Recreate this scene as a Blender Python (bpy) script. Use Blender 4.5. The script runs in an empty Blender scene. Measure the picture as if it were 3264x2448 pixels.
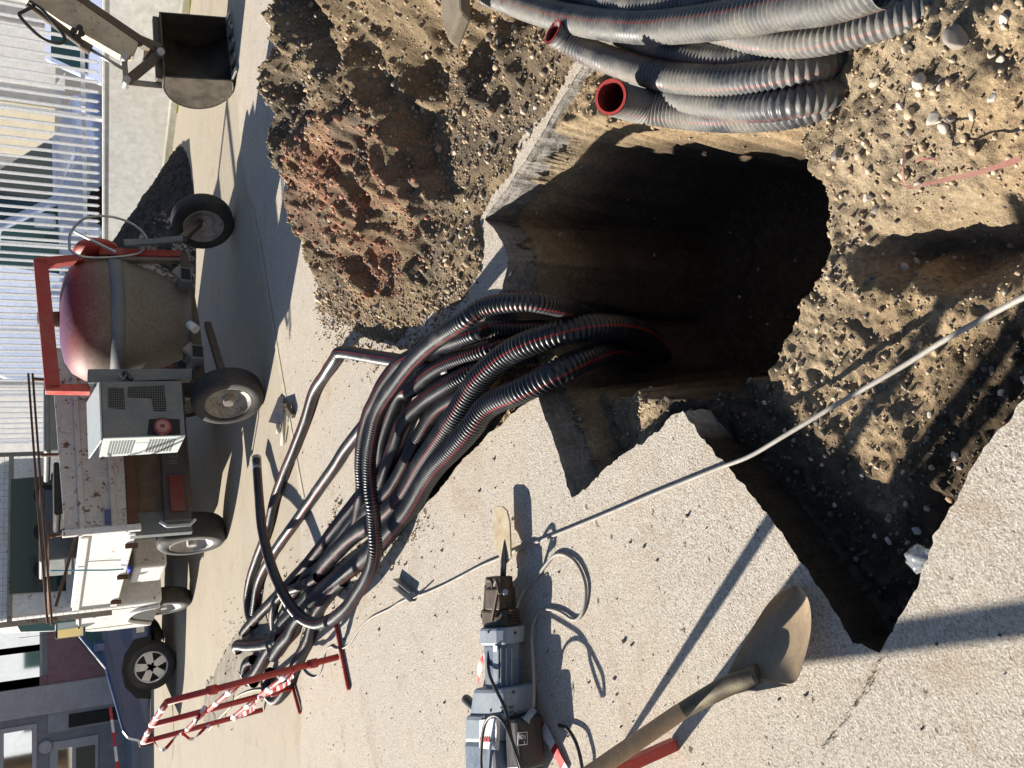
import bpy, bmesh, math, random
import numpy as np
from mathutils import Vector, Matrix, geometry
random.seed(7); RNG = np.random.default_rng(11)
SC = bpy.context.scene
# ---------------------------------------------------------------- camera, sky, sun, exposure
PITCH = math.radians(28.7); CAMH = 1.72; FPX = 2770.0
SUN_AZ = math.radians(54); SUN_EL = math.radians(28)      # sun stands ahead of the camera, to its left
cam = bpy.data.cameras.new('camera'); camo = bpy.data.objects.new('camera', cam); SC.collection.objects.link(camo)
cam.sensor_width = 36.0; cam.lens = FPX / 3264 * 36; cam.clip_start = 0.05; cam.clip_end = 500
cp, sp = math.cos(PITCH), math.sin(PITCH)
camo.matrix_world = Matrix(((0, 1, 0, 0), (-sp, 0, -cp, 0), (-cp, 0, sp, CAMH), (0, 0, 0, 1)))   # phone held sideways
SC.camera = camo
w = bpy.data.worlds.new('World'); SC.world = w; w.use_nodes = True
wn = w.node_tree; bg = wn.nodes['Background']; sky = wn.nodes.new('ShaderNodeTexSky')
sky.sky_type = 'NISHITA'; sky.sun_disc = False; sky.sun_elevation = SUN_EL; sky.sun_rotation = -SUN_AZ
sky.air_density = 1.0; sky.dust_density = .6; sky.ozone_density = 3.0
wn.links.new(sky.outputs[0], bg.inputs[0]); bg.inputs[1].default_value = 0.05
sl = bpy.data.lights.new('sun', 'SUN'); sl.energy = 5.0; sl.angle = math.radians(0.53); sl.color = (1, .93, .82)
so = bpy.data.objects.new('sun', sl); SC.collection.objects.link(so)
TOSUN = Vector((-math.sin(SUN_AZ) * math.cos(SUN_EL), math.cos(SUN_AZ) * math.cos(SUN_EL), math.sin(SUN_EL)))
so.rotation_euler = TOSUN.to_track_quat('Z', 'Y').to_euler(); so.location = (-5, 5, 8)
SC.view_settings.view_transform = 'Standard'; SC.view_settings.look = 'None'
SC.view_settings.exposure = 1.08; SC.view_settings.gamma = 1
SC.render.engine = 'CYCLES'
# ---------------------------------------------------------------- survey helpers (photo measurements -> real places)
K = 3264 / 2212
def ray(x, y):
    V = x * K - 1632; U = 1224 - y * K
    return U, FPX * cp - V * sp, -FPX * sp - V * cp
def G(x, y, z=0.0):
    r = ray(x, y); t = (z - CAMH) / r[2]; return Vector((r[0] * t, r[1] * t, z))
def PY(x, y, Y):
    r = ray(x, y); t = Y / r[1]; return Vector((r[0] * t, Y, CAMH + r[2] * t))
def PL(x, y, o, d, b=0.0):
    L = math.hypot(*d); d = (d[0] / L, d[1] / L); n = (-d[1], d[0]); r = ray(x, y)
    ox, oy = o[0] + n[0] * b, o[1] + n[1] * b
    t = (ox * n[0] + oy * n[1]) / (r[0] * n[0] + r[1] * n[1])
    return Vector((r[0] * t, r[1] * t, CAMH + r[2] * t))
# ---------------------------------------------------------------- numpy noise
def vnoise(x, y, seed=0):
    xi = np.floor(x).astype(np.int64); yi = np.floor(y).astype(np.int64)
    fx = x - xi; fy = y - yi; fx = fx * fx * (3 - 2 * fx); fy = fy * fy * (3 - 2 * fy)
    def h(a, b):
        n = (a * 374761393 + b * 668265263 + seed * 1442695041) & 0x7fffffff
        n = ((n ^ (n >> 13)) * 1274126177) & 0x7fffffff
        return ((n ^ (n >> 16)) & 0xffff) / 65535.0
    return (h(xi, yi) * (1 - fx) + h(xi + 1, yi) * fx) * (1 - fy) + (h(xi, yi + 1) * (1 - fx) + h(xi + 1, yi + 1) * fx) * fy
def fbm(x, y, f, octs=4, seed=0, gain=.5):
    s = 0; a = 1; t = 0
    for o in range(octs):
        s = s + a * (vnoise(x * f + 17.3 * o, y * f - 9.1 * o, seed + o) - .5); t += a; a *= gain; f *= 2.03
    return s / t * 2
def sdist(px, py, poly):
    """signed distance, positive inside"""
    P = np.array([(p[0], p[1]) for p in poly]); n = len(P)
    d = np.full(px.shape, 1e9); ins = np.zeros(px.shape, bool)
    for i in range(n):
        a = P[i]; b = P[(i + 1) % n]; e = b - a; L = e @ e + 1e-12
        t = np.clip(((px - a[0]) * e[0] + (py - a[1]) * e[1]) / L, 0, 1)
        d = np.minimum(d, np.hypot(px - a[0] - t * e[0], py - a[1] - t * e[1]))
        c = (a[1] > py) != (b[1] > py)
        xx = a[0] + (py - a[1]) / (e[1] if abs(e[1]) > 1e-12 else 1e-12) * e[0]
        ins ^= c & (px < xx)
    return np.where(ins, d, -d)
def sm(a, b, x):
    t = np.clip((x - a) / (b - a), 0, 1); return t * t * (3 - 2 * t)
# ---------------------------------------------------------------- objects
COL = SC.collection; MW = {}
def link(o, parent=None):
    COL.objects.link(o)
    if parent is not None: o.parent = parent
    return o
def tag(o, label=None, cat=None, group=None, kind=None):
    if label: o['label'] = label
    if cat: o['category'] = cat
    if group: o['group'] = group
    if kind: o['kind'] = kind
    return o
def thing(name, label, cat, loc, group=None, rotz=0.0):
    o = bpy.data.objects.new(name, None); o.empty_display_size = .1; link(o)
    o.location = loc; o.rotation_euler = (0, 0, rotz); MW[o.name] = Matrix.Translation(Vector(loc)) @ Matrix.Rotation(rotz, 4, 'Z')
    return tag(o, label, cat, group)
def top(o):
    while o.parent is not None: o = o.parent
    return o
def mesh_np(name, V, F, mat, parent=None, smooth=False, world=True, col=None, uv=None):
    V = np.asarray(V, float).reshape(-1, 3)
    if parent is not None and world and top(parent).name in MW:
        mi = np.array(MW[top(parent).name].inverted()); V = V @ mi[:3, :3].T + mi[:3, 3]
    me = bpy.data.meshes.new(name)
    if isinstance(F, np.ndarray):
        n = F.shape[1]; me.vertices.add(len(V)); me.vertices.foreach_set('co', V.ravel().astype(np.float32))
        me.loops.add(F.size); me.loops.foreach_set('vertex_index', F.ravel().astype(np.int32))
        me.polygons.add(len(F)); me.polygons.foreach_set('loop_start', (np.arange(len(F)) * n).astype(np.int32))
        me.polygons.foreach_set('loop_total', np.full(len(F), n, np.int32)); me.update(calc_edges=True)
    else:
        me.from_pydata([tuple(v) for v in V], [], F)
    if smooth: me.polygons.foreach_set('use_smooth', np.ones(len(me.polygons), bool))
    if col is not None:
        a = me.color_attributes.new('col', 'FLOAT_COLOR', 'POINT'); c = np.ones((len(V), 4), np.float32); c[:, :3] = col
        a.data.foreach_set('color', c.ravel())
    if uv is not None:
        l = me.uv_layers.new(name='UVMap'); vi = np.empty(len(me.loops), np.int32); me.loops.foreach_get('vertex_index', vi)
        l.data.foreach_set('uv', uv[vi].astype(np.float32).ravel())
    if mat is not None:
        for m in (mat if isinstance(mat, (list, tuple)) else [mat]): me.materials.append(m)
    me.validate(); o = bpy.data.objects.new(name, me); return link(o, parent)
class MB:
    def __init__(s): s.v = []; s.f = []; s.sm = []
    def add(s, vs, fs, smooth=False):
        n = len(s.v); s.v += [Vector(v) for v in vs]; s.f += [tuple(i + n for i in f) for f in fs]; s.sm += [smooth] * len(fs); return s
    def prism(s, pts, vec):
        n = len(pts); pts = [Vector(p) for p in pts]; vec = Vector(vec)
        return s.add(pts + [p + vec for p in pts], [tuple(range(n))[::-1], tuple(range(n, 2 * n))] + [(i, (i + 1) % n, n + (i + 1) % n, n + i) for i in range(n)])
    def slab(s, pts, th):                                  # flat panel of thickness th behind its face
        pts = [Vector(p) for p in pts]; n = (pts[1] - pts[0]).cross(pts[2] - pts[0]).normalized()
        if n.dot(Vector((0, 0, CAMH)) - pts[0]) < 0: n = -n
        return s.prism(pts, -n * th)
    def box(s, c, sz, rz=0.0, ax=None):
        R = Matrix.Rotation(rz, 3, 'Z') if ax is None else ax
        vs = [Vector(c) + R @ Vector((sx * sz[0] / 2, sy * sz[1] / 2, sz_ * sz[2] / 2)) for sx in (-1, 1) for sy in (-1, 1) for sz_ in (-1, 1)]
        return s.add(vs, [(0, 1, 3, 2), (4, 6, 7, 5), (0, 4, 5, 1), (2, 3, 7, 6), (0, 2, 6, 4), (1, 5, 7, 3)])
    def bar(s, p, q, w, h, up=(0, 0, 1)):
        p, q = Vector(p), Vector(q); d = (q - p); L = d.length; d.normalize(); u = Vector(up)
        x = d.cross(u)
        if x.length < 1e-4: x = d.cross(Vector((0, 1, 0)))
        x.normalize(); u = x.cross(d).normalized()
        R = Matrix((x, d, u)).transposed(); return s.box((p + q) / 2, (w, L, h), ax=R)
    def cone(s, p, q, r0, r1, seg=16, cap=True, smooth=True):
        return s.lathe([(r0, 0), (r1, 1)], p, Vector(q) - Vector(p), seg, cap, smooth)
    def lathe(s, prof, p, axis, seg=24, cap=True, smooth=True, sq=None):
        p = Vector(p); a = Vector(axis); an = a.normalized(); x = an.orthogonal().normalized(); y = an.cross(x)
        vs = []; m = len(prof)
        for r, t in prof:
            for k in range(seg):
                th = 2 * math.pi * k / seg; vs.append(p + a * t + (x * math.cos(th) + y * math.sin(th)) * r)
        fs = [(i * seg + k, i * seg + (k + 1) % seg, (i + 1) * seg + (k + 1) % seg, (i + 1) * seg + k) for i in range(m - 1) for k in range(seg)]
        s.add(vs, fs, smooth)
        if cap:
            b = len(s.v) - len(vs)
            s.f += [tuple(b + k for k in range(seg))[::-1], tuple(b + (m - 1) * seg + k for k in range(seg))]; s.sm += [False, False]
        return s
    def tube(s, pts, r, seg=10, closed=False, cap=True):
        C, T, X, Yv = frames(pts, closed); n = len(C); vs = []
        rr = r if hasattr(r, '__len__') else [r] * n
        for i in range(n):
            for k in range(seg):
                th = 2 * math.pi * k / seg; vs.append(C[i] + (X[i] * math.cos(th) + Yv[i] * math.sin(th)) * rr[i])
        fs = []; m = n if closed else n - 1
        for i in range(m):
            j = (i + 1) % n
            for k in range(seg): fs.append((i * seg + k, i * seg + (k + 1) % seg, j * seg + (k + 1) % seg, j * seg + k))
        s.add([Vector(v) for v in vs], fs, True)
        if cap and not closed:
            b = len(s.v) - len(vs)
            s.f += [tuple(b + k for k in range(seg))[::-1], tuple(b + (n - 1) * seg + k for k in range(seg))]; s.sm += [False, False]
        return s
    def wheelring(s, c, ax, prof, seg=32):                 # profile (r, offset along axis), closed
        c = Vector(c); a = Vector(ax).normalized(); x = a.orthogonal().normalized(); y = a.cross(x); m = len(prof); vs = []
        for k in range(seg):
            th = 2 * math.pi * k / seg; d = x * math.cos(th) + y * math.sin(th)
            for r, t in prof: vs.append(c + d * r + a * t)
        fs = [(k * m + i, k * m + (i + 1) % m, ((k + 1) % seg) * m + (i + 1) % m, ((k + 1) % seg) * m + i) for k in range(seg) for i in range(m)]
        return s.add(vs, fs, True)
    def build(s, name, mat, parent=None, bevel=0.0, world=True, segs=2):
        V = [v.copy() for v in s.v]
        if parent is not None and world:
            Mi = MW[top(parent).name].inverted(); V = [Mi @ v for v in V]
        me = bpy.data.meshes.new(name); me.from_pydata([tuple(v) for v in V], [], s.f)
        me.polygons.foreach_set('use_smooth', np.array(s.sm, bool))
        bm = bmesh.new(); bm.from_mesh(me); bmesh.ops.recalc_face_normals(bm, faces=bm.faces); bm.to_mesh(me); bm.free()
        for m in (mat if isinstance(mat, (list, tuple)) else [mat]): me.materials.append(m)
        o = bpy.data.objects.new(name, me); link(o, parent)
        if bevel:
            b = o.modifiers.new('bevel', 'BEVEL'); b.width = bevel; b.segments = segs; b.limit_method = 'ANGLE'; b.angle_limit = math.radians(40)
        return o
def catmull(pts, step):
    P = [np.array(p, float) for p in pts]; P = [2 * P[0] - P[1]] + P + [2 * P[-1] - P[-2]]; out = []
    for i in range(1, len(P) - 2):
        p0, p1, p2, p3 = P[i - 1:i + 3]; n = max(2, int(np.linalg.norm(p2 - p1) / step * 2))
        for k in range(n):
            t = k / n
            out.append(.5 * ((2 * p1) + (-p0 + p2) * t + (2 * p0 - 5 * p1 + 4 * p2 - p3) * t * t + (-p0 + 3 * p1 - 3 * p2 + p3) * t ** 3))
    out.append(P[-2]); out = np.array(out)
    d = np.r_[0, np.cumsum(np.linalg.norm(np.diff(out, axis=0), axis=1))]; n = max(2, int(d[-1] / step))
    s = np.linspace(0, d[-1], n + 1)
    return np.stack([np.interp(s, d, out[:, k]) for k in range(3)], 1), s
def frames(pts, closed=False):
    C = [Vector(p) for p in pts]; n = len(C)
    T = [((C[(i + 1) % n] if closed or i < n - 1 else C[i]) - (C[i - 1] if closed or i > 0 else C[i])).normalized() for i in range(n)]
    x = T[0].cross(Vector((0, 0, 1)));  x = x if x.length > .1 else T[0].cross(Vector((0, 1, 0))); x.normalize(); X = []
    for t in T:
        x = (x - t * x.dot(t)).normalized(); X.append(x.copy())
    return C, T, X, [T[i].cross(X[i]) for i in range(n)]
# ---------------------------------------------------------------- materials
def nodes(name):
    m = bpy.data.materials.new(name); m.use_nodes = True; nt = m.node_tree; b = nt.nodes['Principled BSDF']
    return m, nt, b
def N(nt, t, **k):
    n = nt.nodes.new(t)
    for a, v in k.items():
        if a.startswith('i_'): n.inputs[int(a[2:])].default_value = v
        else: setattr(n, a, v)
    return n
def ramp(nt, src, stops, interp='LINEAR'):
    r = nt.nodes.new('ShaderNodeValToRGB'); e = r.color_ramp.elements; r.color_ramp.interpolation = interp
    while len(e) < len(stops): e.new(.5)
    for i, (p, c) in enumerate(stops):
        e[i].position = p; e[i].color = (c, c, c, 1) if not hasattr(c, '__len__') else (*c, 1)
    nt.links.new(src, r.inputs[0]); return r
def mixc(nt, fac, a, b, mode='MIX'):
    m = nt.nodes.new('ShaderNodeMix'); m.data_type = 'RGBA'; m.blend_type = mode
    for s, v in ((m.inputs[0], fac), (m.inputs[6], a), (m.inputs[7], b)):
        if isinstance(v, bpy.types.NodeSocket): nt.links.new(v, s)
        elif hasattr(v, '__len__'): s.default_value = (*v[:3], 1)
        else: s.default_value = v
    return m.outputs[2]
def coord(nt, scale=None):
    tc = nt.nodes.new('ShaderNodeTexCoord'); o = tc.outputs['Object']
    if scale:
        mp = nt.nodes.new('ShaderNodeMapping'); mp.inputs['Scale'].default_value = scale; nt.links.new(o, mp.inputs[0]); o = mp.outputs[0]
    return o
def noise(nt, co, scale, detail=4, rough=.6, dist=0):
    n = nt.nodes.new('ShaderNodeTexNoise'); n.inputs['Scale'].default_value = scale; n.inputs['Detail'].default_value = detail
    n.inputs['Roughness'].default_value = rough; n.inputs['Distortion'].default_value = dist; nt.links.new(co, n.inputs['Vector']); return n.outputs[0]
def vor(nt, co, scale, feat='F1', out=0):
    n = nt.nodes.new('ShaderNodeTexVoronoi'); n.feature = feat; n.inputs['Scale'].default_value = scale; nt.links.new(co, n.inputs['Vector']); return n.outputs[out]
def bump(nt, b, h, strength=.3, dist=.002, prev=None):
    n = nt.nodes.new('ShaderNodeBump'); n.inputs['Strength'].default_value = strength; n.inputs['Distance'].default_value = dist
    nt.links.new(h, n.inputs['Height'])
    if prev is not None: nt.links.new(prev, n.inputs['Normal'])
    nt.links.new(n.outputs[0], b.inputs['Normal']); return n.outputs[0]
def paint(name, c, rough=.5, metal=0, dirt=(.2, .16, .11), amount=.35, scale=3, rust=0, grit=.15, coat=0, spec=.5):
    """painted or bare surface with uneven grime, fine grain, optional rust spots"""
    m, nt, b = nodes(name); co = coord(nt)
    n1 = noise(nt, co, scale, 6, .65); n2 = noise(nt, co, scale * 9, 5, .7)
    f = ramp(nt, n1, [(.42, 0), (.75, amount)]).outputs[0]
    col = mixc(nt, f, c, dirt); g = ramp(nt, n2, [(.3, .78), (.7, 1.08)]).outputs[0]
    col = mixc(nt, 1.0, col, g, 'MULTIPLY')
    if rust:
        n3 = noise(nt, co, scale * 4.5, 6, .75, .4); rf = ramp(nt, n3, [(.62 - rust * .12, 0), (.66 - rust * .12, 1)]).outputs[0]
        col = mixc(nt, rf, col, (.13, .05, .022))
    nt.links.new(col, b.inputs['Base Color']); b.inputs['Metallic'].default_value = metal
    r = ramp(nt, n1, [(.3, max(.04, rough - .08)), (.75, min(1, rough + .25))]).outputs[0]; nt.links.new(r, b.inputs['Roughness'])
    b.inputs['Coat Weight'].default_value = coat; b.inputs['Specular IOR Level'].default_value = spec
    bump(nt, b, n2, grit, .002); return m
# ---------------------------------------------------------------- ground materials
def ground_mat(name, base, light, dark, cell, bscale, stain, pits=.5, bstr=.8, fine=False):
    m, nt, b = nodes(name); co = coord(nt)
    big = noise(nt, co, 1.1, 5, .6); mid = noise(nt, co, 7, 5, .65); gr = noise(nt, co, cell * 1.7, 4, .75)
    vc = vor(nt, co, cell, out=1); vd = vor(nt, co, cell * .8)
    bw = nt.nodes.new('ShaderNodeRGBToBW'); nt.links.new(vc, bw.inputs[0])
    col = ramp(nt, bw.outputs[0], [(0, dark), (.35, base), (.8, light)]).outputs[0]
    col = mixc(nt, ramp(nt, gr, [(.35, .75), (.6, 0)]).outputs[0], col, dark)
    col = mixc(nt, ramp(nt, big, [(.45, 0), (.7, .5)]).outputs[0], col, stain)
    sp2 = noise(nt, co, cell * .45, 3, .8); col = mixc(nt, ramp(nt, sp2, [(.28, .8), (.42, 0)]).outputs[0], col, tuple(c * .9 for c in dark))
    st2 = noise(nt, co, 2.7, 6, .75, .8); col = mixc(nt, ramp(nt, st2, [(.54, 0), (.70, .45)]).outputs[0], col, (.30, .19, .10))
    col = mixc(nt, ramp(nt, mid, [(.4, .0), (.75, .28)]).outputs[0], col, tuple(c * .72 for c in stain))
    pn = noise(nt, co, 26, 3, .5); pf = ramp(nt, pn, [(.70 - .02 * pits, 0), (.73 - .02 * pits, pits)]).outputs[0]
    col = mixc(nt, pf, col, (.06, .045, .03))
    nt.links.new(col, b.inputs['Base Color']); b.inputs['Roughness'].default_value = .88
    b.inputs['Specular IOR Level'].default_value = .3
    h1 = bump(nt, b, gr, bstr, .004); h2 = bump(nt, b, vd, bstr * .6, .003, h1); bump(nt, b, pf, .8, -.004, h2)
    return m
M_slab = ground_mat('slab', (.57, .51, .43), (.79, .74, .66), (.22, .18, .14), 200, 0, (.56, .47, .35), .8, .9)
M_road = ground_mat('road', (.44, .39, .31), (.53, .47, .38), (.27, .23, .18), 260, 0, (.47, .40, .29), .25, .35)
def soil_mat():
    m, nt, b = nodes('soil'); co = coord(nt); a = nt.nodes.new('ShaderNodeVertexColor'); a.layer_name = 'col'
    n1 = noise(nt, co, 9, 6, .7); n2 = noise(nt, co, 60, 5, .75); n3 = noise(nt, co, 220, 3, .8)
    col = mixc(nt, 1.0, a.outputs[0], ramp(nt, n1, [(.3, .62), (.7, 1.2)]).outputs[0], 'MULTIPLY')
    col = mixc(nt, 1.0, col, ramp(nt, n2, [(.32, .6), (.68, 1.25)]).outputs[0], 'MULTIPLY')
    nt.links.new(col, b.inputs['Base Color']); b.inputs['Roughness'].default_value = .95; b.inputs['Specular IOR Level'].default_value = .15
    p = bump(nt, b, n2, 1.0, .014); bump(nt, b, n3, .9, .004, p); return m
M_soil = soil_mat()
def stone_mat(name, rough=.8):
    m, nt, b = nodes(name); co = coord(nt); a = nt.nodes.new('ShaderNodeVertexColor'); a.layer_name = 'col'
    n = noise(nt, co, 70, 4, .7); col = mixc(nt, 1.0, a.outputs[0], ramp(nt, n, [(.3, .75), (.7, 1.15)]).outputs[0], 'MULTIPLY')
    nt.links.new(col, b.inputs['Base Color']); b.inputs['Roughness'].default_value = rough; bump(nt, b, n, .4, .003); return m
M_peb = stone_mat('pebbles')
M_cut = paint('cut_concrete', (.40, .37, .33), .95, dirt=(.2, .16, .12), amount=.5, scale=9, grit=.9)
# ---------------------------------------------------------------- ground sheets and the excavation outline
def pl(lst, z=0.0): return [tuple(G(x, y, z))[:2] for x, y in lst]
HOLE_PX = [(1900, 1410), (1842, 1388), (1800, 1320), (1760, 1262), (1690, 1150), (1620, 1065), (1545, 985), (1500, 915), (1475, 888), (1450, 898),
           (1400, 945), (1350, 980), (1235, 1076), (1220, 1020), (1190, 930), (1160, 850), (1090, 910), (1000, 990), (930, 1080), (860, 1150),
           (815, 1215), (780, 1235), (775, 1200), (830, 1100), (880, 990), (930, 880), (985, 770), (1040, 680), (1085, 625), (1098, 560), (1075, 505),
           (1047, 474), (1110, 385), (1180, 275), (1230, 190), (1262, 138), (1330, 40), (1420, -60)]
hole = pl(HOLE_PX) + [(2.2, 1.7), (2.3, .5), (.3, .55)] + pl([(2230, 850), (2150, 935), (2100, 1010), (2035, 1130), (1985, 1262), (1930, 1365)])
def roughen(poly, step, amp, seed):
    out = []
    for i in range(len(poly)):
        a = np.array(poly[i]); b = np.array(poly[(i + 1) % len(poly)]); L = np.linalg.norm(b - a); n = max(1, int(L / step))
        nn = np.array([-(b - a)[1], (b - a)[0]]) / (L + 1e-9)
        for k in range(n):
            p = a + (b - a) * k / n; e = min(1, min(k, n - k) / 3 + .2)
            q = fbm(np.array([p[0]]), np.array([p[1]]), 9, 3, seed)[0] * amp * 1.6 + fbm(np.array([p[0]]), np.array([p[1]]), 60, 2, seed + 5)[0] * amp * (.8 if p[1] < 2.9 and p[0] < .45 else .3)
            out.append(tuple(p + nn * q * e))
    return out
holeR = roughen(hole, .012, .010, 3)
def sheet(name, outer, inner, z, mat, th=0):
    vs = [Vector(p) for p in outer] + [Vector(p) for p in inner]; no, ni = len(outer), len(inner)
    ed = [(i, (i + 1) % no) for i in range(no)] + [(no + i, no + (i + 1) % ni) for i in range(ni)]
    r = geometry.delaunay_2d_cdt(vs, ed, [], 1, 1e-6); V = r[0]; tris = [t for t in r[2]]
    c = np.array([[(V[t[0]] + V[t[1]] + V[t[2]])[k] / 3 for k in (0, 1)] for t in tris])
    keep = sdist(c[:, 0], c[:, 1], outer) > 0
    if inner: keep &= sdist(c[:, 0], c[:, 1], inner) < 0
    F = [tuple(t) for t, k in zip(tris, keep) if k]; VV = [(v[0], v[1], z) for v in V]
    return mesh_np(name, VV, F, mat, None)
# nearest pavement is coarse exposed aggregate, further away a finer worn road
bl = [tuple(G(x, y))[:2] for x, y in ((648, 1700), (655, 1250), (640, 1000), (600, 770), (563, 550), (520, 330), (500, 0))]
slab_outer = [(-12, -6), (-12, bl[0][1])] + bl + [(14, 10.2), (14, -6)]
tag(sheet('pavement', slab_outer, holeR, 0.0, M_slab), kind='structure')
far = [(-90, -60), (-90, 90), (90, 90), (90, -60)]
tag(sheet('road', far, [(p[0] , p[1]) for p in slab_outer], -0.004, M_road), kind='structure')
# broken concrete face round the excavation
cv = []; cf = []; n = len(holeR); cc = np.mean(np.array(holeR), 0); rows = [(0, 0), (-.005, -.002), (-.022, .002), (-.045, .0), (-.07, .003), (-.10, .001), (-.15, .004)]
hr = np.array(holeR); nx = np.roll(hr, -1, 0) - np.roll(hr, 1, 0); nx = np.stack([-nx[:, 1], nx[:, 0]], 1); nx = sum(np.roll(nx, k_, 0) for k_ in range(-6, 7)); nx /= np.linalg.norm(nx, axis=1)[:, None] + 1e-9
tst = sdist(hr[:, 0] + nx[:, 0] * .02, hr[:, 1] + nx[:, 1] * .02, hole); nx *= np.where(np.median(tst) > 0, 1, -1)
for z, o in rows:
    q = (fbm(hr[:, 0] + z * 3, hr[:, 1] - z * 5, 14, 2, 8) * .003 + fbm(hr[:, 0] + z * 9, hr[:, 1] - z * 7, 70, 2, 9) * .0022) * (0 if z == 0 else 1)
    for i in range(n): cv.append((hr[i, 0] + nx[i, 0] * (o * 1.5 + q[i]), hr[i, 1] + nx[i, 1] * (o * 1.5 + q[i]), z))
for r in range(len(rows) - 1):
    for i in range(n): cf.append((r * n + i, r * n + (i + 1) % n, (r + 1) * n + (i + 1) % n, (r + 1) * n + i))
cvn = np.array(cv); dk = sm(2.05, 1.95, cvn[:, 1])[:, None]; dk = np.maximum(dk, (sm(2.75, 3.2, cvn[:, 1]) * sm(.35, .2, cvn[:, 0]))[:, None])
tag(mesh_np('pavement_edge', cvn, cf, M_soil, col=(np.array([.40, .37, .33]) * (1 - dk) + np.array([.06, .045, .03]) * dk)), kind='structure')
# faded painted line along the road edge, kerb and far pavement
M_line = paint('faded_paint', (.52, .46, .35), .9, dirt=(.33, .28, .2), amount=.9, scale=14, grit=.3)
lm = MB(); ln = [G(x, y, .004) for x, y in ((655, 1080), (640, 1000), (600, 770), (565, 555), (543, 440))]
for a, b in zip(ln[:-1], ln[1:]):
    s = (b - a).cross(Vector((0, 0, 1))).normalized() * .035; lm.add([a - s, a + s, b + s, b - s], [(0, 1, 2, 3)])
tag(lm.build('painted_line', M_line), kind='structure')
M_kerb = paint('kerb', (.52, .5, .44), .9, dirt=(.2, .19, .06), amount=.7, scale=2.5, grit=.5)
M_moss = paint('moss', (.20, .20, .03), .95, dirt=(.4, .35, .2), amount=.6, scale=6, grit=.8)
WO = (4.9, 12.1); WD = (-.67, .742); WDV = Vector((-.67, .742, 0)); WNV = Vector((.742, .67, 0))       # foot line of the boundary wall, running away to the left
wp = lambda u, off, z: Vector((WO[0], WO[1], z)) + WDV * u + WNV * off
tag(MB().bar(wp(-6, -.22, .03), wp(9, -.22, .03), .16, .12).build('kerb', M_kerb, bevel=.012), kind='structure')
tag(MB().bar(wp(-3, -.33, .004), wp(1.3, -.33, .004), .07, .02).build('moss_strip', M_moss), kind='stuff', label='yellow green moss in the gutter below the kerb', cat='moss')
tp_ = [G(x, y, .0) for x, y in ((560, 1330), (490, 1400), (445, 1480), (440, 1560), (480, 1560), (520, 1470), (590, 1400), (620, 1340))]
rp = roughen([tuple(p)[:2] for p in tp_], .05, .06, 12)
tag(sheet('earth_track', rp, [], .003, paint('tracked_earth', (.30, .26, .20), .95, dirt=(.12, .10, .08), amount=.95, scale=5, grit=.8)), kind='structure')
# ---------------------------------------------------------------- soil inside the excavation
PIT = pl([(1062, 500), (1112, 408), (1176, 322), (1250, 262), (1400, 262), (1600, 250), (1700, 262), (1752, 330), (1790, 440), (1800, 555), (1742, 640), (1690, 735),
          (1640, 805), (1585, 850), (1520, 882), (1465, 872), (1420, 868), (1330, 850), (1215, 862), (1168, 850), (1130, 760), (1100, 700), (1100, 620), (1095, 560)], -.1)
MOUND = pl([(1735, 330), (1752, 200), (1730, 120), (1800, 20), (1900, -60), (2400, -300), (2600, 395), (2020, 385), (1890, 420), (1835, 400)], -.03)
GULLY = pl([(1868, 640), (1850, 560), (1885, 470), (1990, 425), (2250, 405), (2500, 420), (2500, 640), (2210, 640), (2060, 665), (1980, 640), (1920, 660)], -.15)
LEDGE = pl([(1212, 868), (1330, 855), (1430, 872), (1450, 900), (1350, 985), (1235, 1080)], -.1)
EAST = [(.62, 3.6), (.75, 2.5), (.7, 1.9), (.95, 1.85), (1.6, 1.2), (3, 1), (3, 4), (1, 4)]
def grid(x0, x1, y0, y1, st):
    xs = np.arange(x0, x1, st); ys = np.arange(y0, y1, st); X, Y = np.meshgrid(xs, ys); return X, Y
def gridfaces(ny, nx, keep=None):
    i = np.arange(ny - 1)[:, None] * nx + np.arange(nx - 1)[None]; f = np.stack([i, i + 1, i + nx + 1, i + nx], -1).reshape(-1, 4)
    return f if keep is None else f[keep[:-1, :-1].ravel()]
class HF:
    def __init__(s, X, Y, Z): s.x0 = X[0, 0]; s.y0 = Y[0, 0]; s.st = X[0, 1] - X[0, 0]; s.Z = Z
    def __call__(s, x, y):
        i = np.clip((np.asarray(y) - s.y0) / s.st, 0, s.Z.shape[0] - 2.001); j = np.clip((np.asarray(x) - s.x0) / s.st, 0, s.Z.shape[1] - 2.001)
        a = i.astype(int); b = j.astype(int); u = i - a; v = j - b; Z = s.Z
        return Z[a, b] * (1 - u) * (1 - v) + Z[a + 1, b] * u * (1 - v) + Z[a, b + 1] * (1 - u) * v + Z[a + 1, b + 1] * u * v
X, Y = grid(-1.35, 2.3, .55, 4.85, .0085)
wx = X + fbm(X, Y, 7, 3, 31) * .045; wy = Y + fbm(X, Y, 7, 3, 32) * .045
dP = sdist(wx, wy, PIT) + fbm(X, Y, 12, 2, 33) * .022; dM = sdist(wx, wy, MOUND); dG = sdist(wx, wy, GULLY); dL = sdist(wx, wy, LEDGE); dH = sdist(X, Y, hole)
Z = -.115 - .05 * sm(-.15, -.45, X) - .14 * sm(2.3, 2.7, Y) + fbm(X, Y, 3, 3, 40) * .035                       # trench floor rises towards its point
Z = Z * (1 - sm(-.10, .22, dM)) + (-.02 + fbm(X, Y, 4, 3, 41) * .05) * sm(-.10, .22, dM)
Z -= .22 * sm(0, .16, dG)
Z = np.where(dL > -.05, Z * 1 - .0 * sm(-.05, .08, dL), Z)
eastw = sm(.05, .4, X + (Y - 2.2) * -.05) * sm(1.75, 2.1, Y)
Z = Z * (1 - eastw) + (-.06 + fbm(X, Y, 6, 2, 44) * .03) * eastw
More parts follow.
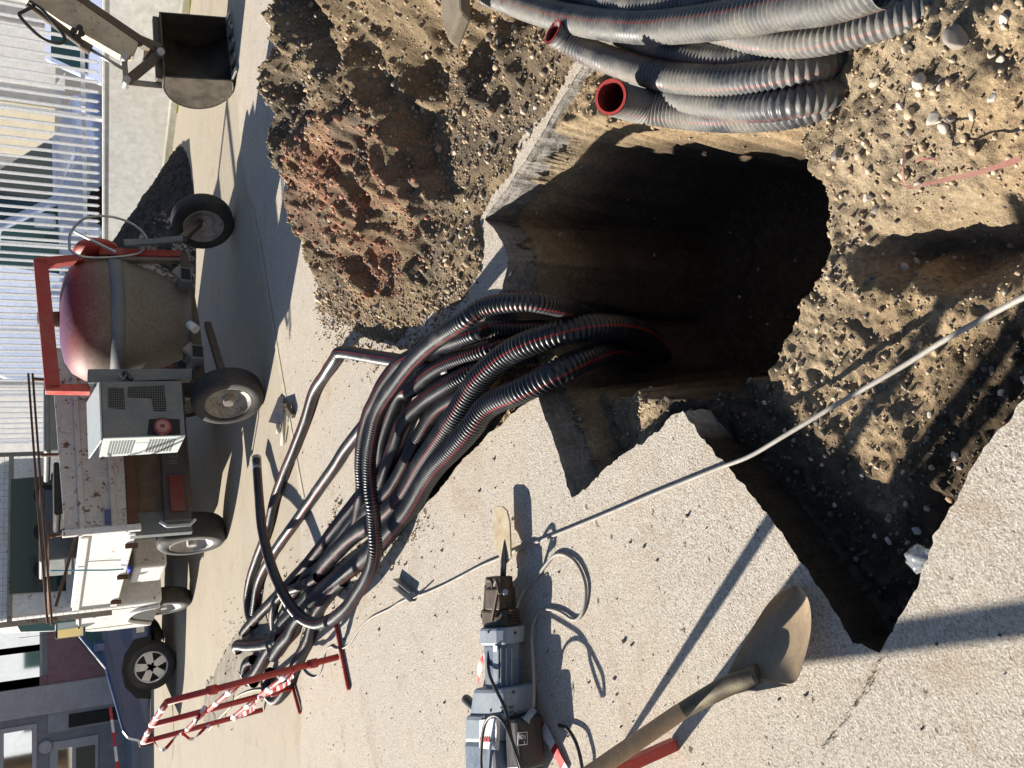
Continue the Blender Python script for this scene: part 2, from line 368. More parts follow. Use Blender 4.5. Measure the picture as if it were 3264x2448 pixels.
Z = Z + .06 * sm(1.2, 1.0, Y) * (dM < 0) * (dG < 0) * sm(0, -.3, X)
pw = .09 + .02 * eastw
Z -= (1.05 + Z) * sm(0, 1, dP / pw)
wall = sm(-.02, .05, dP) * (1 - sm(.9, 1.1, dP / pw))
onw = sm(0, .01, dP) * (1 - sm(.8, 1.0, dP / pw)); amp = 1.0 - .75 * onw; Z += (fbm(X + Z * .7, Y - Z * .8, 9, 3, 57) * .10) * onw
Z += (np.abs(fbm(X, Y, 11, 4, 50)) * -.035 + .012 + fbm(X, Y, 38, 3, 51, .6) * .011 + fbm(X, Y, 100, 2, 52) * .004) * amp
Z = np.where((dH > 0) & (dH < .03) & (Z > -.02), np.minimum(Z, -.01), Z)
keep = dH > -.02
dHn = dH + fbm(X, Y, 20, 2, 59) * .012; Z = np.where((dH > .014), np.maximum(Z, -.10 + .05 * (X > .5) * (Y > 2.2) - np.maximum(dHn - .008, 0) * 10), Z)
Z = np.where(dH < .014, np.clip(Z, -.135, -.085 + .045 * (X > .5) * (Y > 2.2)), Z)
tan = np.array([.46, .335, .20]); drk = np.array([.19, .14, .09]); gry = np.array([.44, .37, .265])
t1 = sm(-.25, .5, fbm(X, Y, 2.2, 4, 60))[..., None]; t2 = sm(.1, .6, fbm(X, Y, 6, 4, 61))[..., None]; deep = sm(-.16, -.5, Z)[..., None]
C = tan * (1 - t1 * .5) + gry * t1 * .5; C = C * (1 - t2 * .35) + drk * t2 * .35; C = C * (1 - deep * .9) + np.array([.10, .075, .053]) * deep * .9  # pit shade put into the colour: soil darkens with depth
trench_shade = (np.maximum(sm(.30, .14, dH + fbm(X, Y, 6, 3, 58) * .05), sm(1.9, 1.6, Y) * sm(-.2, -.42, X)) * sm(2.4, 2.2, Y) * sm(0.0, -.1, X - .2))[..., None]; C = C * (1 - trench_shade * .85) + np.array([.045, .033, .024]) * trench_shade * .85  # shade beside the slab edge painted into the trench soil
soilH = HF(X, Y, Z)
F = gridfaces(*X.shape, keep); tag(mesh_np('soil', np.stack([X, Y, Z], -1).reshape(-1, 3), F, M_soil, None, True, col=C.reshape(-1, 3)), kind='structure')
# ---------------------------------------------------------------- spoil heap beside the excavation
HP = pl([(1036, 474), (1100, 370), (1168, 262), (1220, 178), (1252, 122), (1320, 28), (1400, -60)]) + [(2.3, 1.95), (3.4, 2.3), (4.7, 4), (4.7, 5.8), (3.6, 6.9), (2.4, 6.7), (1.5, 6.3), (.75, 5.9)] + \
     pl([(690, 655), (720, 690), (770, 712), (820, 735), (870, 730), (905, 705), (950, 668), (1005, 640), (1040, 590), (1046, 530)])
X, Y = grid(-.1, 4.8, 1.7, 7.0, .0135)
dQ = sdist(X + fbm(X, Y, 6, 3, 70) * .05, Y + fbm(X, Y, 6, 3, 71) * .05, HP)
Zh = .60 * sm(-.1, 1.35, dQ) ** 1.15 * (.9 + .3 * fbm(X, Y, .9, 2, 72)) * (1 - .55 * sm(1.85, 2.9, X))
Zh -= .10 * np.exp(-((X - 1.35) ** 2 / .12 + (Y - 3.9) ** 2 / .2)) * sm(0, .4, dQ)
rd = np.abs(fbm(X, Y, 5, 4, 73))
Zh += ((.16 - np.abs(fbm(X, Y, 1.9, 3, 83))) * .36 + (.14 - np.abs(fbm(X, Y, 4.2, 2, 73))) * .20 + (.10 - np.abs(fbm(X, Y, 12, 2, 74))) * .055 + fbm(X, Y, 30, 3, 75, .6) * .014) * sm(0, .35, dQ) + sm(0, .05, dQ) * (.012 + fbm(X, Y, 30, 3, 76) * .012)
Zh = np.maximum(Zh, .05 * sm(0, .25, dQ) + fbm(X, Y, 30, 2, 84) * .01); Zh = np.where(dQ < 0, -.02, Zh + .004)
red = (sm(.35, 1, 1.35 - np.hypot((X - .95) / .55, (Y - 4.5) / .9)) * sm(-.3, .3, fbm(X, Y, 4, 4, 77)))[..., None]
blk = sm(.0, .4, fbm(X, Y, 3.1, 4, 78))[..., None]
br = np.array([.285, .215, .135]); C = br * (1 + .25 * fbm(X, Y, 8, 3, 79)[..., None]); C = C * (1 - blk * .6) + np.array([.12, .10, .085]) * blk * .6
C = C * (1 - red * .85) + np.array([.34, .16, .10]) * red * .85
heapH = HF(X, Y, Zh)
heap = mesh_np('spoil_heap', np.stack([X, Y, Zh], -1).reshape(-1, 3), gridfaces(*X.shape, dQ > -.03), M_soil, None, True, col=np.clip(C, .02, 1).reshape(-1, 3))
tag(heap, 'large lumpy heap of brown excavated soil and rubble beside the pit', 'soil heap')
def surf(x, y):
    x = np.asarray(x, float); y = np.asarray(y, float)
    a = np.where(sdist(x, y, hole) > 0, soilH(x, y), 0.0); b = np.where(sdist(x, y, HP) > 0, heapH(x, y), -1); return np.maximum(a, b)
# black gravel pile against the far wall
X, Y = grid(-.4, 3.6, 11.1, 14.6, .025)
r_ = np.hypot(X - 1.6, Y - 12.9) / 1.68; Zg = 1.0 * np.clip(1 - r_, 0, 1) + (fbm(X, Y, 5, 3, 80) * .03 + fbm(X, Y, 40, 2, 81) * .022) * (r_ < 1)
Zg = np.where(r_ > 1, -.03, Zg); C = np.array([.075, .07, .065]) * (1 + .5 * fbm(X, Y, 20, 2, 82)[..., None]); C = C * np.ones(X.shape + (3,))
tag(mesh_np('gravel_pile', np.stack([X, Y, Zg], -1).reshape(-1, 3), gridfaces(*X.shape), M_soil, None, True, col=C.reshape(-1, 3)),
    'dark grey gravel pile in front of the pale wall behind the mixer', 'gravel pile')
# ---------------------------------------------------------------- stones
def ico(sub):
    bm = bmesh.new(); bmesh.ops.create_icosphere(bm, subdivisions=sub, radius=1); V = np.array([v.co[:] for v in bm.verts]); Fc = np.array([[v.index for v in f.verts] for f in bm.faces]); bm.free(); return V, Fc
def rockvars(sub, n, rough, seed):
    V, Fc = ico(sub); out = []
    for k in range(n):
        R = np.random.default_rng(seed + k); W = V.copy()
        for _ in range(9):                                   # shave flat facets off a ball
            d = R.normal(size=3); d /= np.linalg.norm(d); c = R.uniform(.45, .85); h = W @ d; W -= np.outer(np.maximum(h - c, 0) * .85, d)
        W *= R.uniform(.65, 1.1, 3); W *= 1 + rough * np.sin(W[:, [1, 2, 0]] * 5 + R.uniform(0, 6, 3)); out.append(W)
    return out, Fc
PAL = np.array([[.48, .37, .24], [.54, .45, .33], [.40, .29, .18], [.24, .21, .18], [.56, .50, .42], [.36, .22, .14], [.17, .15, .13]])
def rotm(R, n):
    q = R.normal(size=(n, 4)); q /= np.linalg.norm(q, axis=1)[:, None]; a, b, c, d = q.T
    return np.stack([1 - 2 * (c * c + d * d), 2 * (b * c - a * d), 2 * (b * d + a * c), 2 * (b * c + a * d), 1 - 2 * (b * b + d * d), 2 * (c * d - a * b), 2 * (b * d - a * c), 2 * (c * d + a * b), 1 - 2 * (b * b + c * c)], -1).reshape(n, 3, 3)
def scatter(name, x, y, s, colr, label, cat, sink=.25, sub=1):
    vs, Fc = rockvars(sub, 7, .04, 300); n = len(x); R = rotm(RNG, n); z = surf(x, y) + s * (1 - sink) * .6
    k = RNG.integers(0, 7, n); base = np.stack(vs)[k] * s[:, None, None]; W = np.einsum('nij,nvj->nvi', R, base) + np.stack([x, y, z], -1)[:, None]
    nv = W.shape[1]; Fa = (Fc[None] + (np.arange(n) * nv)[:, None, None]).reshape(-1, 3)
    c = np.repeat(colr[:, None], nv, 1).reshape(-1, 3)
    o = mesh_np(name, W.reshape(-1, 3), Fa, M_peb, None, False, col=c); tag(o, label, cat, kind='stuff'); return o
def cols(n, w=None):
    return np.clip(PAL[RNG.choice(len(PAL), n, p=w)] * RNG.uniform(.75, 1.2, (n, 1)), .02, .9)
# clods and gravel over the heap, more along its foot near the excavation
n = 38000; x = RNG.uniform(.3, 4.2, n * 3); y = 1.8 + RNG.random(n * 3) ** 1.25 * 4.9; d = sdist(x, y, HP); k = np.where(d > 0)[0][:n]; x, y, d = x[k], y[k], d[k]
s = .0025 + RNG.gamma(.95, .0030, len(x)); s = np.minimum(s, .028) * (.8 + .12 * y); c = .85 * cols(len(x), [.28, .06, .30, .12, .03, .09, .12])
rr = (np.hypot((x - .95) / .5, (y - 4.5) / .85) < 1) & (RNG.random(len(x)) < .6); c[rr] = np.array([.36, .17, .11]) * RNG.uniform(.7, 1.2, (rr.sum(), 1))
scatter('heap_gravel', x, y, s, c, 'small stones and clods covering the brown spoil heap', 'gravel', .4)
# loose crumbs past the heap foot and along the conduit trench
def along(px, n, wid):
    P = np.array([G(a, b)[:2] for a, b in px]); i = RNG.integers(0, len(P) - 1, n); t = RNG.random((n, 1)); q = P[i] * (1 - t) + P[i + 1] * t; return q + RNG.normal(size=(n, 2)) * wid
q = np.concatenate([along([(690, 600), (700, 690), (770, 740), (860, 760), (930, 740), (1000, 620)], 1300, .08), along([(735, 1090), (700, 1180), (790, 1240), (870, 1180), (930, 1090)], 350, .05),
                    along([(640, 1330), (740, 1270), (810, 1240)], 260, .10), along([(480, 1430), (560, 1380), (640, 1300)], 380, .30)])
s = .0025 + RNG.gamma(1.4, .0028, len(q)); k = sdist(q[:, 0], q[:, 1], hole) < 0
scatter('loose_crumbs', q[k, 0], q[k, 1], np.minimum(s[k], .02), cols(k.sum(), [.3, .1, .3, .1, .05, .08, .07]), 'loose crumbs of soil strewn on the pavement round the heap and conduits', 'rubble', .1)
# excavated soil gravel
n = 9500; x = RNG.uniform(-.75, 1.7, n * 3); y = RNG.uniform(.7, 3.6, n * 3); k = np.where((sdist(x, y, hole) > .01))[0][:n]; x, y = x[k], y[k]
s = .0022 + RNG.gamma(1.3, .0022, len(x)); s = np.minimum(s, .012); dkk = np.maximum(sm(-.2, -.5, soilH(x, y)), sm(.28, .12, sdist(x, y, hole)) * (x < .2) * (y < 2.3)); cg = .85 * cols(len(x), [.45, .12, .27, .07, .03, .04, .02]) * (1 - .72 * dkk)[:, None]  # gravel darkened to follow the shade painted into the soil
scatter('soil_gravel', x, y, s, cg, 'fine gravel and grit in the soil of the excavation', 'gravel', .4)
# grit on the pavement
n = 700; x = RNG.uniform(-2.5, .6, n); y = .9 + RNG.random(n) * 5.5; k = (sdist(x, y, hole) < -.02) & (sdist(x, y, HP) < 0); x, y = x[k], y[k]
scatter('pavement_grit', x, y, .002 + RNG.gamma(1.1, .0016, len(x)), np.full((len(x), 3), .07) * RNG.uniform(.5, 3, (len(x), 1)), 'dark crumbs of grit scattered over the pale pavement', 'grit', .2)
# single stones one can pick out
rv, Fc = rockvars(3, 9, .05, 900); smesh = []
for i, V in enumerate(rv):
    o = mesh_np('stone', V, Fc, M_peb, None, True, col=np.tile(np.clip(PAL[[0, 1, 4, 1, 0, 3, 4, 2, 1][i]] * 1.1, 0, .9), (len(V), 1))); smesh.append(o.data); bpy.data.objects.remove(o)
def stone(x, y, s, label, group, name='stone', cat='stone', zz=None, k=None, sc=(1, 1, .75)):
    k = random.randrange(9) if k is None else k
    o = bpy.data.objects.new(name, smesh[k]); COL.objects.link(o)
    z = float(surf(np.array([x]), np.array([y]))[0]) if zz is None else zz
    o.location = (x, y, z + s * .3); o.scale = (s * sc[0], s * sc[1], s * sc[2]); o.rotation_euler = (random.uniform(-.4, .4), random.uniform(-.4, .4), random.uniform(0, 6)); tag(o, label, cat, group); return o
def px_stones(lst, z, label, group):
    for x, y, s in lst: p = G(x, y, z); stone(p.x, p.y, s * .0011, label, group)
mnd = [(2085, 88, 30), (1975, 112, 17), (2000, 180, 26), (1892, 178, 15), (1997, 203, 12), (2015, 255, 18), (1955, 232, 11), (1970, 245, 14), (1858, 305, 13), (1870, 325, 14),
       (1790, 330, 19), (1845, 335, 12), (1930, 375, 12), (1760, 365, 12), (1833, 420, 11), (1847, 412, 10), (1852, 445, 17), (1888, 418, 12), (2045, 190, 11), (2060, 180, 11), (2070, 300, 16),
       (2090, 322, 15), (2140, 120, 14), (2155, 215, 11), (2165, 130, 11), (2050, 255, 12), (2100, 250, 12), (1945, 318, 11), (1938, 345, 10), (2030, 275, 15), (1815, 372, 10), (1870, 92, 12), (2180, 45, 12)]
px_stones(mnd, -.03, 'rounded tan stone lying on the sunlit soil bank under the red strap', 'stones on the soil bank')
bnch = [(1905, 555, 11), (1898, 572, 13), (1715, 790, 14), (1698, 798, 10), (1705, 835, 9), (1840, 600, 12), (1700, 655, 9), (1795, 860, 9), (1640, 870, 9), (2195, 820, 12), (1990, 895, 9), (1870, 900, 8), (2150, 850, 12)]
px_stones(bnch, -.1, 'small tan stone on the sunlit soil shelf below the grey cable', 'stones on the soil shelf')
trn = [(1757, 990, 11), (1783, 1003, 9), (1770, 915, 9), (1722, 950, 8), (1860, 1030, 10), (1905, 1125, 14), (1905, 1170, 12), (1870, 1160, 12), (1830, 1210, 10), (2035, 1080, 11), (2060, 985, 12), (2015, 1010, 10),
       (1945, 1090, 10), (1955, 1150, 13), (1890, 1010, 8), (1800, 1090, 10), (1700, 930, 8), (1955, 1020, 9), (2070, 1010, 9), (1985, 1100, 12), (1940, 1175, 9)]
px_stones(trn, -.12, 'pale stone on the shadowed floor of the narrow trench', 'stones in the narrow trench')
px_stones([(1580, 640, 9), (1640, 700, 8), (1700, 560, 10), (1500, 560, 9), (1470, 420, 9), (1340, 590, 14), (1560, 500, 8), (1620, 580, 8)], -.95, 'grey stone on the dark bottom of the pit', 'stones in the pit')
for x, y, s in [(1068, 993, 6), (862, 1010, 6), (1037, 1060, 6), (1180, 1285, 7), (1348, 1386, 7), (1333, 1500, 4), (1328, 1465, 5), (955, 1190, 6), (912, 1205, 5), (1392, 1180, 5), (820, 1360, 7), (1420, 1210, 4)]:
    p = G(x, y); stone(p.x, p.y, s * .0011 * 1.6, 'small dark stone lying loose on the pale pavement', 'loose stones on the pavement', k=5)
hs = [(1, 985, 45, 52), (1, 1000, 70, 40), (0, 930, 120, 26), (2, 1015, 190, 26), (3, 875, 220, 20), (4, 905, 290, 16), (4, 800, 250, 20), (3, 770, 215, 15), (4, 985, 330, 18), (5, 905, 390, 18),
      (4, 860, 130, 15), (2, 725, 275, 16), (5, 830, 415, 16), (4, 1150, 120, 11), (4, 1120, 200, 12), (3, 1080, 260, 10), (4, 1010, 455, 12), (4, 930, 510, 10), (5, 800, 505, 15), (4, 680, 160, 14), (3, 735, 130, 12)]
for k_, x, y, s in hs:
    p = G(x, y, .25 if x < 1000 else .1); ms = s / p.y * .0036
    for _ in range(4):
        z = float(surf(np.array([p.x]), np.array([p.y]))[0]); p = G(x, y, z)
    stone(p.x, p.y, ms * 1.0, 'broken stone half buried in the brown spoil heap', 'stones on the heap')
p = G(690, 462, .12); o = stone(p.x, p.y, .17, 'flat smooth grey rock at the far foot of the spoil heap', None, k=5, zz=.10, sc=(1.3, .7, .5), name='flat_rock', cat='rock')
cc = G(1000, 40, .2); z = float(surf(np.array([cc.x]), np.array([cc.y]))[0]); cc = G(1000, 40, z)
ck = MB().prism([cc + Vector(v) * .72 for v in ((-.16, .05, .0), (-.05, -.11, .0), (.12, -.13, .02), (.2, .0, .02), (.12, .12, .02), (-.04, .13, 0))], (0.02, -.02, .055)).build('concrete_chunk', paint('old_concrete', (.22, .18, .13), .95, dirt=(.12, .09, .06), amount=.8, scale=16, grit=1), bevel=.012)
tag(ck, 'flat broken slab of concrete lying on top of the heap by the conduits', 'concrete chunk')
# ---------------------------------------------------------------- corrugated conduits
def hose_mat(name, dust, dcol, stripe=(.17, .012, .012), base=(.016, .018, .024)):
    m, nt, b = nodes(name); co = coord(nt); uv = nt.nodes.new('ShaderNodeUVMap'); sx = nt.nodes.new('ShaderNodeSeparateXYZ'); nt.links.new(uv.outputs[0], sx.inputs[0])
    t3 = N(nt, 'ShaderNodeMath', operation='MULTIPLY', i_1=3.0); nt.links.new(sx.outputs[0], t3.inputs[0])
    fr = N(nt, 'ShaderNodeMath', operation='FRACT'); nt.links.new(t3.outputs[0], fr.inputs[0])
    st = ramp(nt, fr.outputs[0], [(.445, 0), (.475, .9), (.525, .9), (.555, 0)]).outputs[0]
    n1 = noise(nt, co, 7, 5, .7); n2 = noise(nt, co, 90, 4, .7)
    col = mixc(nt, st, base, stripe)
    df = ramp(nt, n1, [(.62 - dust * .45, 0), (.85 - dust * .2, min(1, .25 + dust))]).outputs[0]
    col = mixc(nt, df, col, dcol); col = mixc(nt, 1.0, col, ramp(nt, n2, [(.3, .75), (.7, 1.2)]).outputs[0], 'MULTIPLY')
    nt.links.new(col, b.inputs['Base Color']); nt.links.new(ramp(nt, df, [(0, .38), (.6, .75)]).outputs[0], b.inputs['Roughness'])
    b.inputs['Specular IOR Level'].default_value = .6; bump(nt, b, n2, .12, .001); return m
M_hose = hose_mat('conduit_plastic', .28, (.11, .10, .09), stripe=(.28, .014, .014), base=(.011, .013, .018)); M_hosed = hose_mat('dusty_conduit', .62, (.25, .23, .19), (.16, .03, .028), (.042, .048, .06))
M_liner = paint('red_liner', (.20, .012, .015), .45, amount=.2); M_lip = paint('red_lip', (.55, .04, .04), .5, amount=.3)
def hose(label, pts, d, mat=None, pitch=.0165, seg=18, depth=.13, twist=0.0, mouth=False, step=4, parent=None):
    C, s = catmull(pts, pitch / step); Cv, T, Xa, Ya = frames(C); C = np.array([v[:] for v in Cv]); Xa = np.array([v[:] for v in Xa]); Ya = np.array([v[:] for v in Ya]); n = len(C)
    pat = {4: [1, 1, 1 - depth, 1 - depth], 2: [1, 1 - depth]}[step]
    C = C + np.stack([fbm(s, s * 0 + d * 100, 3, 2, 91) * .006, fbm(s, s * 0 + 5, 3, 2, 92) * .006, fbm(s, s * 0 + 9, 3, 2, 93) * .002], -1)
    r = np.array([pat[i % step] for i in range(n)]) * d / 2; th = np.arange(seg + 1) / seg * 2 * math.pi
    V = C[:, None] + (Xa[:, None] * np.cos(th)[None, :, None] + Ya[:, None] * np.sin(th)[None, :, None]) * r[:, None, None]
    uv = np.stack([np.broadcast_to(np.arange(seg + 1) / seg, (n, seg + 1)) + (twist + s[:, None] * .03), np.broadcast_to(s[:, None], (n, seg + 1))], -1).reshape(-1, 2)
    F = gridfaces(n, seg + 1)
    o = mesh_np('conduit', V.reshape(-1, 3), F, mat or M_hose, parent, True, uv=uv); tag(o, label, 'conduit', 'black corrugated conduits with red stripes')
    if mouth:
        m = min(n, 120); rr = d * .42; ring = np.arange(seg) / seg * 2 * math.pi
        W = C[:m, None] + (Xa[:m, None] * np.cos(ring)[None, :, None] + Ya[:m, None] * np.sin(ring)[None, :, None]) * rr * (1 - .03 * (np.arange(m) % 4 > 1))[:, None, None]
        i = np.arange(m - 1)[:, None] * seg; k = np.arange(seg)[None]; f = np.stack([i + k, i + seg + k, i + seg + (k + 1) % seg, i + (k + 1) % seg], -1).reshape(-1, 4)
        mesh_np('liner', W.reshape(-1, 3), f, M_liner, o, True)
        j = C[0] - (C[4] - C[0]) * .2; a = np.array([j + (Xa[0] * math.cos(t) + Ya[0] * math.sin(t)) * q for q in (d * .49, d * .41) for t in ring])
        mesh_np('cut_rim', a, [(t, (t + 1) % seg, seg + (t + 1) % seg, seg + t) for t in range(seg)], M_lip, o)
    return o
c1 = lambda x, y, z: G(677.7 + .18383 * x, 576 + .18383 * y, z)
c2 = lambda x, y, z: G(1016.5 + .18383 * x, 576 + .18383 * y, z)
c3 = lambda x, y, z: G(677.7 + .18383 * x, 847.1 + .18383 * y, z)
c4 = lambda x, y, z: G(487.9 + .18383 * x, 1084.3 + .18383 * y, z)
c5 = lambda x, y, z: G(487.9 + .18383 * x, 1253.7 + .18383 * y, z)
z5 = lambda x, y, z: G(474.4 + .4086 * x, 881 + .4086 * y, z)
z2 = lambda x, y, z: G(1016 + .4086 * x, .4086 * y, z)
z3 = lambda x, y, z: G(1626.5 + .3529 * x, .3529 * y, z)
M1 = hose('uppermost black conduit arching from the pit and looping back to a taped end', [c2(1750, 760, -.55), c2(1450, 600, -.35), c2(1150, 500, -.08), c2(900, 440, .06), c2(600, 410, .16), c2(150, 480, .26), c1(1750, 650, .31), c1(1450, 850, .31),
      c1(1180, 1100, .29), c1(980, 1350, .27), c3(780, 180, .25), c3(700, 450, .24), c3(655, 750, .22), c3(660, 1050, .20), c3(690, 1330, .19), c4(1740, 280, .17), c4(1750, 580, .16), c4(1680, 850, .15), c4(1540, 1080, .14),
      c4(1400, 1260, .14), c4(1230, 1390, .14), c4(1060, 1430, .15), c4(880, 1350, .17), c4(720, 1160, .20), c4(600, 930, .22), c4(500, 640, .22), c4(430, 330, .18), c4(395, 30, .12), z5(197, 300, .078), z5(196, 268, .065)], .076, twist=.09)
tp = [z5(197, 335, .088), z5(196, 262, .063)]
M_tape = paint('grey_tape', (.62, .63, .66), .35, amount=.2, scale=20)
MB().cone(tp[0] + (tp[1] - tp[0]) * .08, tp[1], .0402, .0402, 20, cap=True).build('tape_wrap', M_tape, M1, world=False)
hose('thin black conduit bent sharply on the road right of the trowel', [c1(1650, 1200, .03), c1(1300, 1160, .06), c1(900, 1095, .08), c1(620, 1050, .09), c1(420, 1010, .10), c1(300, 1010, .11), c1(245, 1090, .11), c1(130, 1270, .07), c1(0, 1480, .05),
      z5(455, 60, .04), z5(400, 200, .04), z5(340, 350, .04), z5(292, 480, .04), z5(262, 610, .04), z5(235, 700, .04), z5(195, 800, .04), z5(163, 900, .04), z5(148, 1000, .04), z5(155, 1090, .04), z5(180, 1150, .04)], .078, twist=.02, depth=.07)
hose('second thin black conduit on the road, crossed by the raised loop', [c1(1100, 1450, .04), c3(700, 280, .04), c3(400, 630, .04), c3(260, 850, .04), c3(110, 1060, .04), c4(830, 220, .04), c4(630, 490, .04), c4(510, 680, .04),
      c4(420, 850, .04), c4(375, 990, .04), c4(350, 1150, .04), c4(330, 1320, .04)], .078, twist=.2, depth=.07)
hose('thick black conduit curving up from the pit, upper of the two big ones', [c2(2230, 1050, -.75), c2(2080, 850, -.55), c2(1850, 740, -.38), c2(1500, 715, -.2), c2(1150, 760, -.07), c2(750, 870, .02), c2(420, 1030, .06), c2(130, 1290, .08),
      c3(1830, 20, .08), c3(1640, 310, .08), c3(1450, 590, .07), c3(1280, 840, .06), c3(1150, 1060, .05), c3(1000, 1270, .05), c3(830, 1430, .05), c4(1560, 350, .05), c4(1340, 540, .05), c4(1160, 740, .05), c4(1060, 930, .05),
      c4(980, 1100, .05), c4(860, 1230, .05), c4(720, 1360, .05), c4(620, 1500, .05), c5(560, 720, .05), c5(470, 880, .05), c5(360, 1060, .05), c5(250, 1180, .05)], .106, pitch=.0200, seg=22, twist=.27)
hose('thick black conduit nearest the broken pavement corner', [c2(2150, 1250, -.8), c2(1900, 1060, -.55), c2(1650, 1000, -.35), c2(1350, 1080, -.17), c2(1000, 1240, -.03), c2(600, 1450, .04), c2(230, 1630, .06), c3(1860, 410, .07),
      c3(1650, 640, .07), c3(1460, 840, .07), c3(1320, 1040, .06), c3(1190, 1260, .05), c3(1060, 1440, .05), c4(1780, 500, .05), c4(1580, 700, .05), c4(1400, 830, .05), c4(1230, 950, .05), c4(1090, 1080, .05), c4(960, 1250, .05), c5(830, 480, .05), c5(760, 620, .05), c5(660, 740, .05), c5(560, 880, .05)], .106, pitch=.0200, seg=22, twist=.29)
hose('black conduit hugging the far side of the arching one', [c2(900, 700, -.3), c2(600, 720, -.15), c2(200, 730, .0), c1(1900, 770, .07), c1(1600, 880, .1), c1(1250, 1010, .12), c1(1000, 1150, .13), c1(830, 1360, .14), c1(720, 1580, .14),
      c3(640, 270, .13), c3(575, 550, .12), c3(555, 850, .11), c3(568, 1150, .09), c4(1570, 60, .06), c4(1520, 320, .04)], .076, twist=.1)
hose('black conduit lying between the arching one and the big pair, ending in shade', [c2(500, 830, -.15), c1(2050, 960, -.02), c1(1600, 1110, .05), c1(1350, 1260, .07), c1(1150, 1440, .08), c3(1010, 30, .08), c3(900, 300, .07), c3(820, 560, .06), c3(785, 760, .04), c3(700, 950, .0)], .082, twist=.3)
hose('black conduit with a red stripe dipping under the arching one', [c2(300, 1080, -.15), c1(2000, 1160, -.03), c1(1650, 1340, .05), c1(1300, 1570, .06), c3(1060, 340, .07), c3(960, 600, .06), c3(880, 850, .05), c3(800, 1060, .04), c3(700, 1230, .02)], .082, twist=.05)
hose('black conduit wedged low between the two big ones and the dipping one', [c2(800, 1050, -.22), c2(350, 1080, -.12), c1(2180, 1150, -.06), c1(1900, 1400, -.02), c3(1480, 180, .0), c3(1280, 470, .01), c3(1130, 760, .02), c3(1000, 1000, .02), c3(870, 1180, .03), c4(1540, 250, .03), c4(1400, 420, .03)], .088, twist=.33)
hose('black conduit showing in the slit left of the dipping one', [c2(400, 1000, -.2), c1(2000, 1080, -.1), c1(1600, 1450, -.03), c3(1120, 330, .0), c3(1000, 640, .0), c3(930, 900, .0), c3(850, 1100, .0)], .08, twist=.45)
hose('deep dark conduit at the mouth of the trench', [c2(1700, 1500, -.75), c2(1300, 1350, -.5), c2(900, 1200, -.35), c2(500, 1130, -.25), c2(100, 1150, -.2), c1(1700, 1500, -.18)], .09, twist=.05)
hose('lowest dark conduit deep in the pit shadow', [c2(2000, 1480, -.85), c2(1700, 1300, -.7), c2(1350, 1180, -.5), c2(1000, 1100, -.35), c2(600, 950, -.25), c2(200, 900, -.2)], .09, twist=.4)
hose('long straight black conduit on the far edge of the bundle', [c3(760, 950, .01), c3(640, 1120, .03), c3(500, 1290, .04), c4(1290, 310, .045), c4(1100, 560, .045), c4(940, 750, .045), c4(770, 930, .045), c4(600, 1120, .045), c4(420, 1290, .045), c4(250, 1480, .05), c4(215, 1530, .05)], .086, twist=.12)
hose('black conduit half hidden under the long straight one', [c3(700, 1250, .03), c4(1500, 200, .04), c4(1300, 480, .04), c4(1120, 740, .04), c4(960, 860, .04), c4(860, 1000, .04), c4(760, 1130, .04), c4(690, 1290, .04), c4(600, 1400, .03)], .076, twist=.22)
hose('short black conduit curling down beside the raised loop', [c4(1080, 880, .08), c4(960, 950, .10), c4(800, 1020, .11), c4(680, 1070, .11), c4(600, 1150, .11), c4(560, 1280, .10), c4(555, 1400, .06), c4(570, 1500, .02)], .072, twist=.5)
hose('black conduit running back and looping behind the red barrier', [c4(1380, 930, .03), c4(1200, 1110, .04), c5(1080, 360, .04), c5(1020, 520, .045), c5(975, 680, .045), c5(890, 850, .045), c5(820, 1000, .045), c5(750, 1150, .045), c5(690, 1290, .045), c5(610, 1390, .045), c5(540, 1390, .045), c5(480, 1290, .045), c5(470, 1180, .045), c5(520, 1080, .04)], .086, twist=.15)
hose('blunt black conduit end poking towards the truck', [c5(640, 690, .05), c5(500, 745, .07), c5(350, 765, .085), c5(220, 765, .085), c5(150, 760, .08), c5(128, 790, .05), c5(160, 830, .03)], .10, twist=.3)
hose('small black conduit stub on the road beyond the bundle', [c5(320, 930, .04), c5(255, 965, .06), c5(225, 1050, .06), c5(240, 1130, .05), c5(330, 1200, .04)], .09, twist=.3)
D = M_hosed
hose('dusty conduit uppermost of the near coil, reaching furthest towards the heap', [z2(-60, -80, .16), z2(150, -15, .15), z2(400, 72, .14), z2(600, 112, .13), z2(800, 133, .12), z2(1000, 140, .12), z2(1200, 133, .12), z2(1400, 105, .12), z2(1659, 48, .12), z3(450, 15, .13), z3(650, -40, .14), z3(800, -90, .14)], .100, D, .0165, 24, twist=.06)
hose('dusty conduit with an open mouth tucked under the uppermost one', [z2(440, 163, .19), z2(520, 215, .13), z2(640, 280, .08), z2(800, 345, .06), z2(1000, 395, .06), z2(1300, 425, .05), z2(1500, 418, .04), z3(200, 455, .02), z3(380, 415, -.03), z3(500, 390, -.1)], .090, D, .0172, 24, twist=.4, mouth=True)
hose('dusty conduit with a wide open red mouth, nearest the pit', [z2(745, 518, .22), z2(810, 535, .15), z2(950, 568, .05), z2(1150, 592, -.01), z2(1400, 605, -.02), z3(180, 680, -.04), z3(400, 630, -.08), z3(520, 580, -.14)], .106, D, .0165, 24, twist=.12, mouth=True)
hose('dusty conduit squeezed beside the wide open mouth', [z2(900, 400, .0), z2(1050, 490, .01), z2(1200, 535, .02), z2(1400, 560, .02), z3(170, 640, .01), z3(400, 600, -.05), z3(540, 570, -.12)], .088, D, .0172, 24, twist=.52)
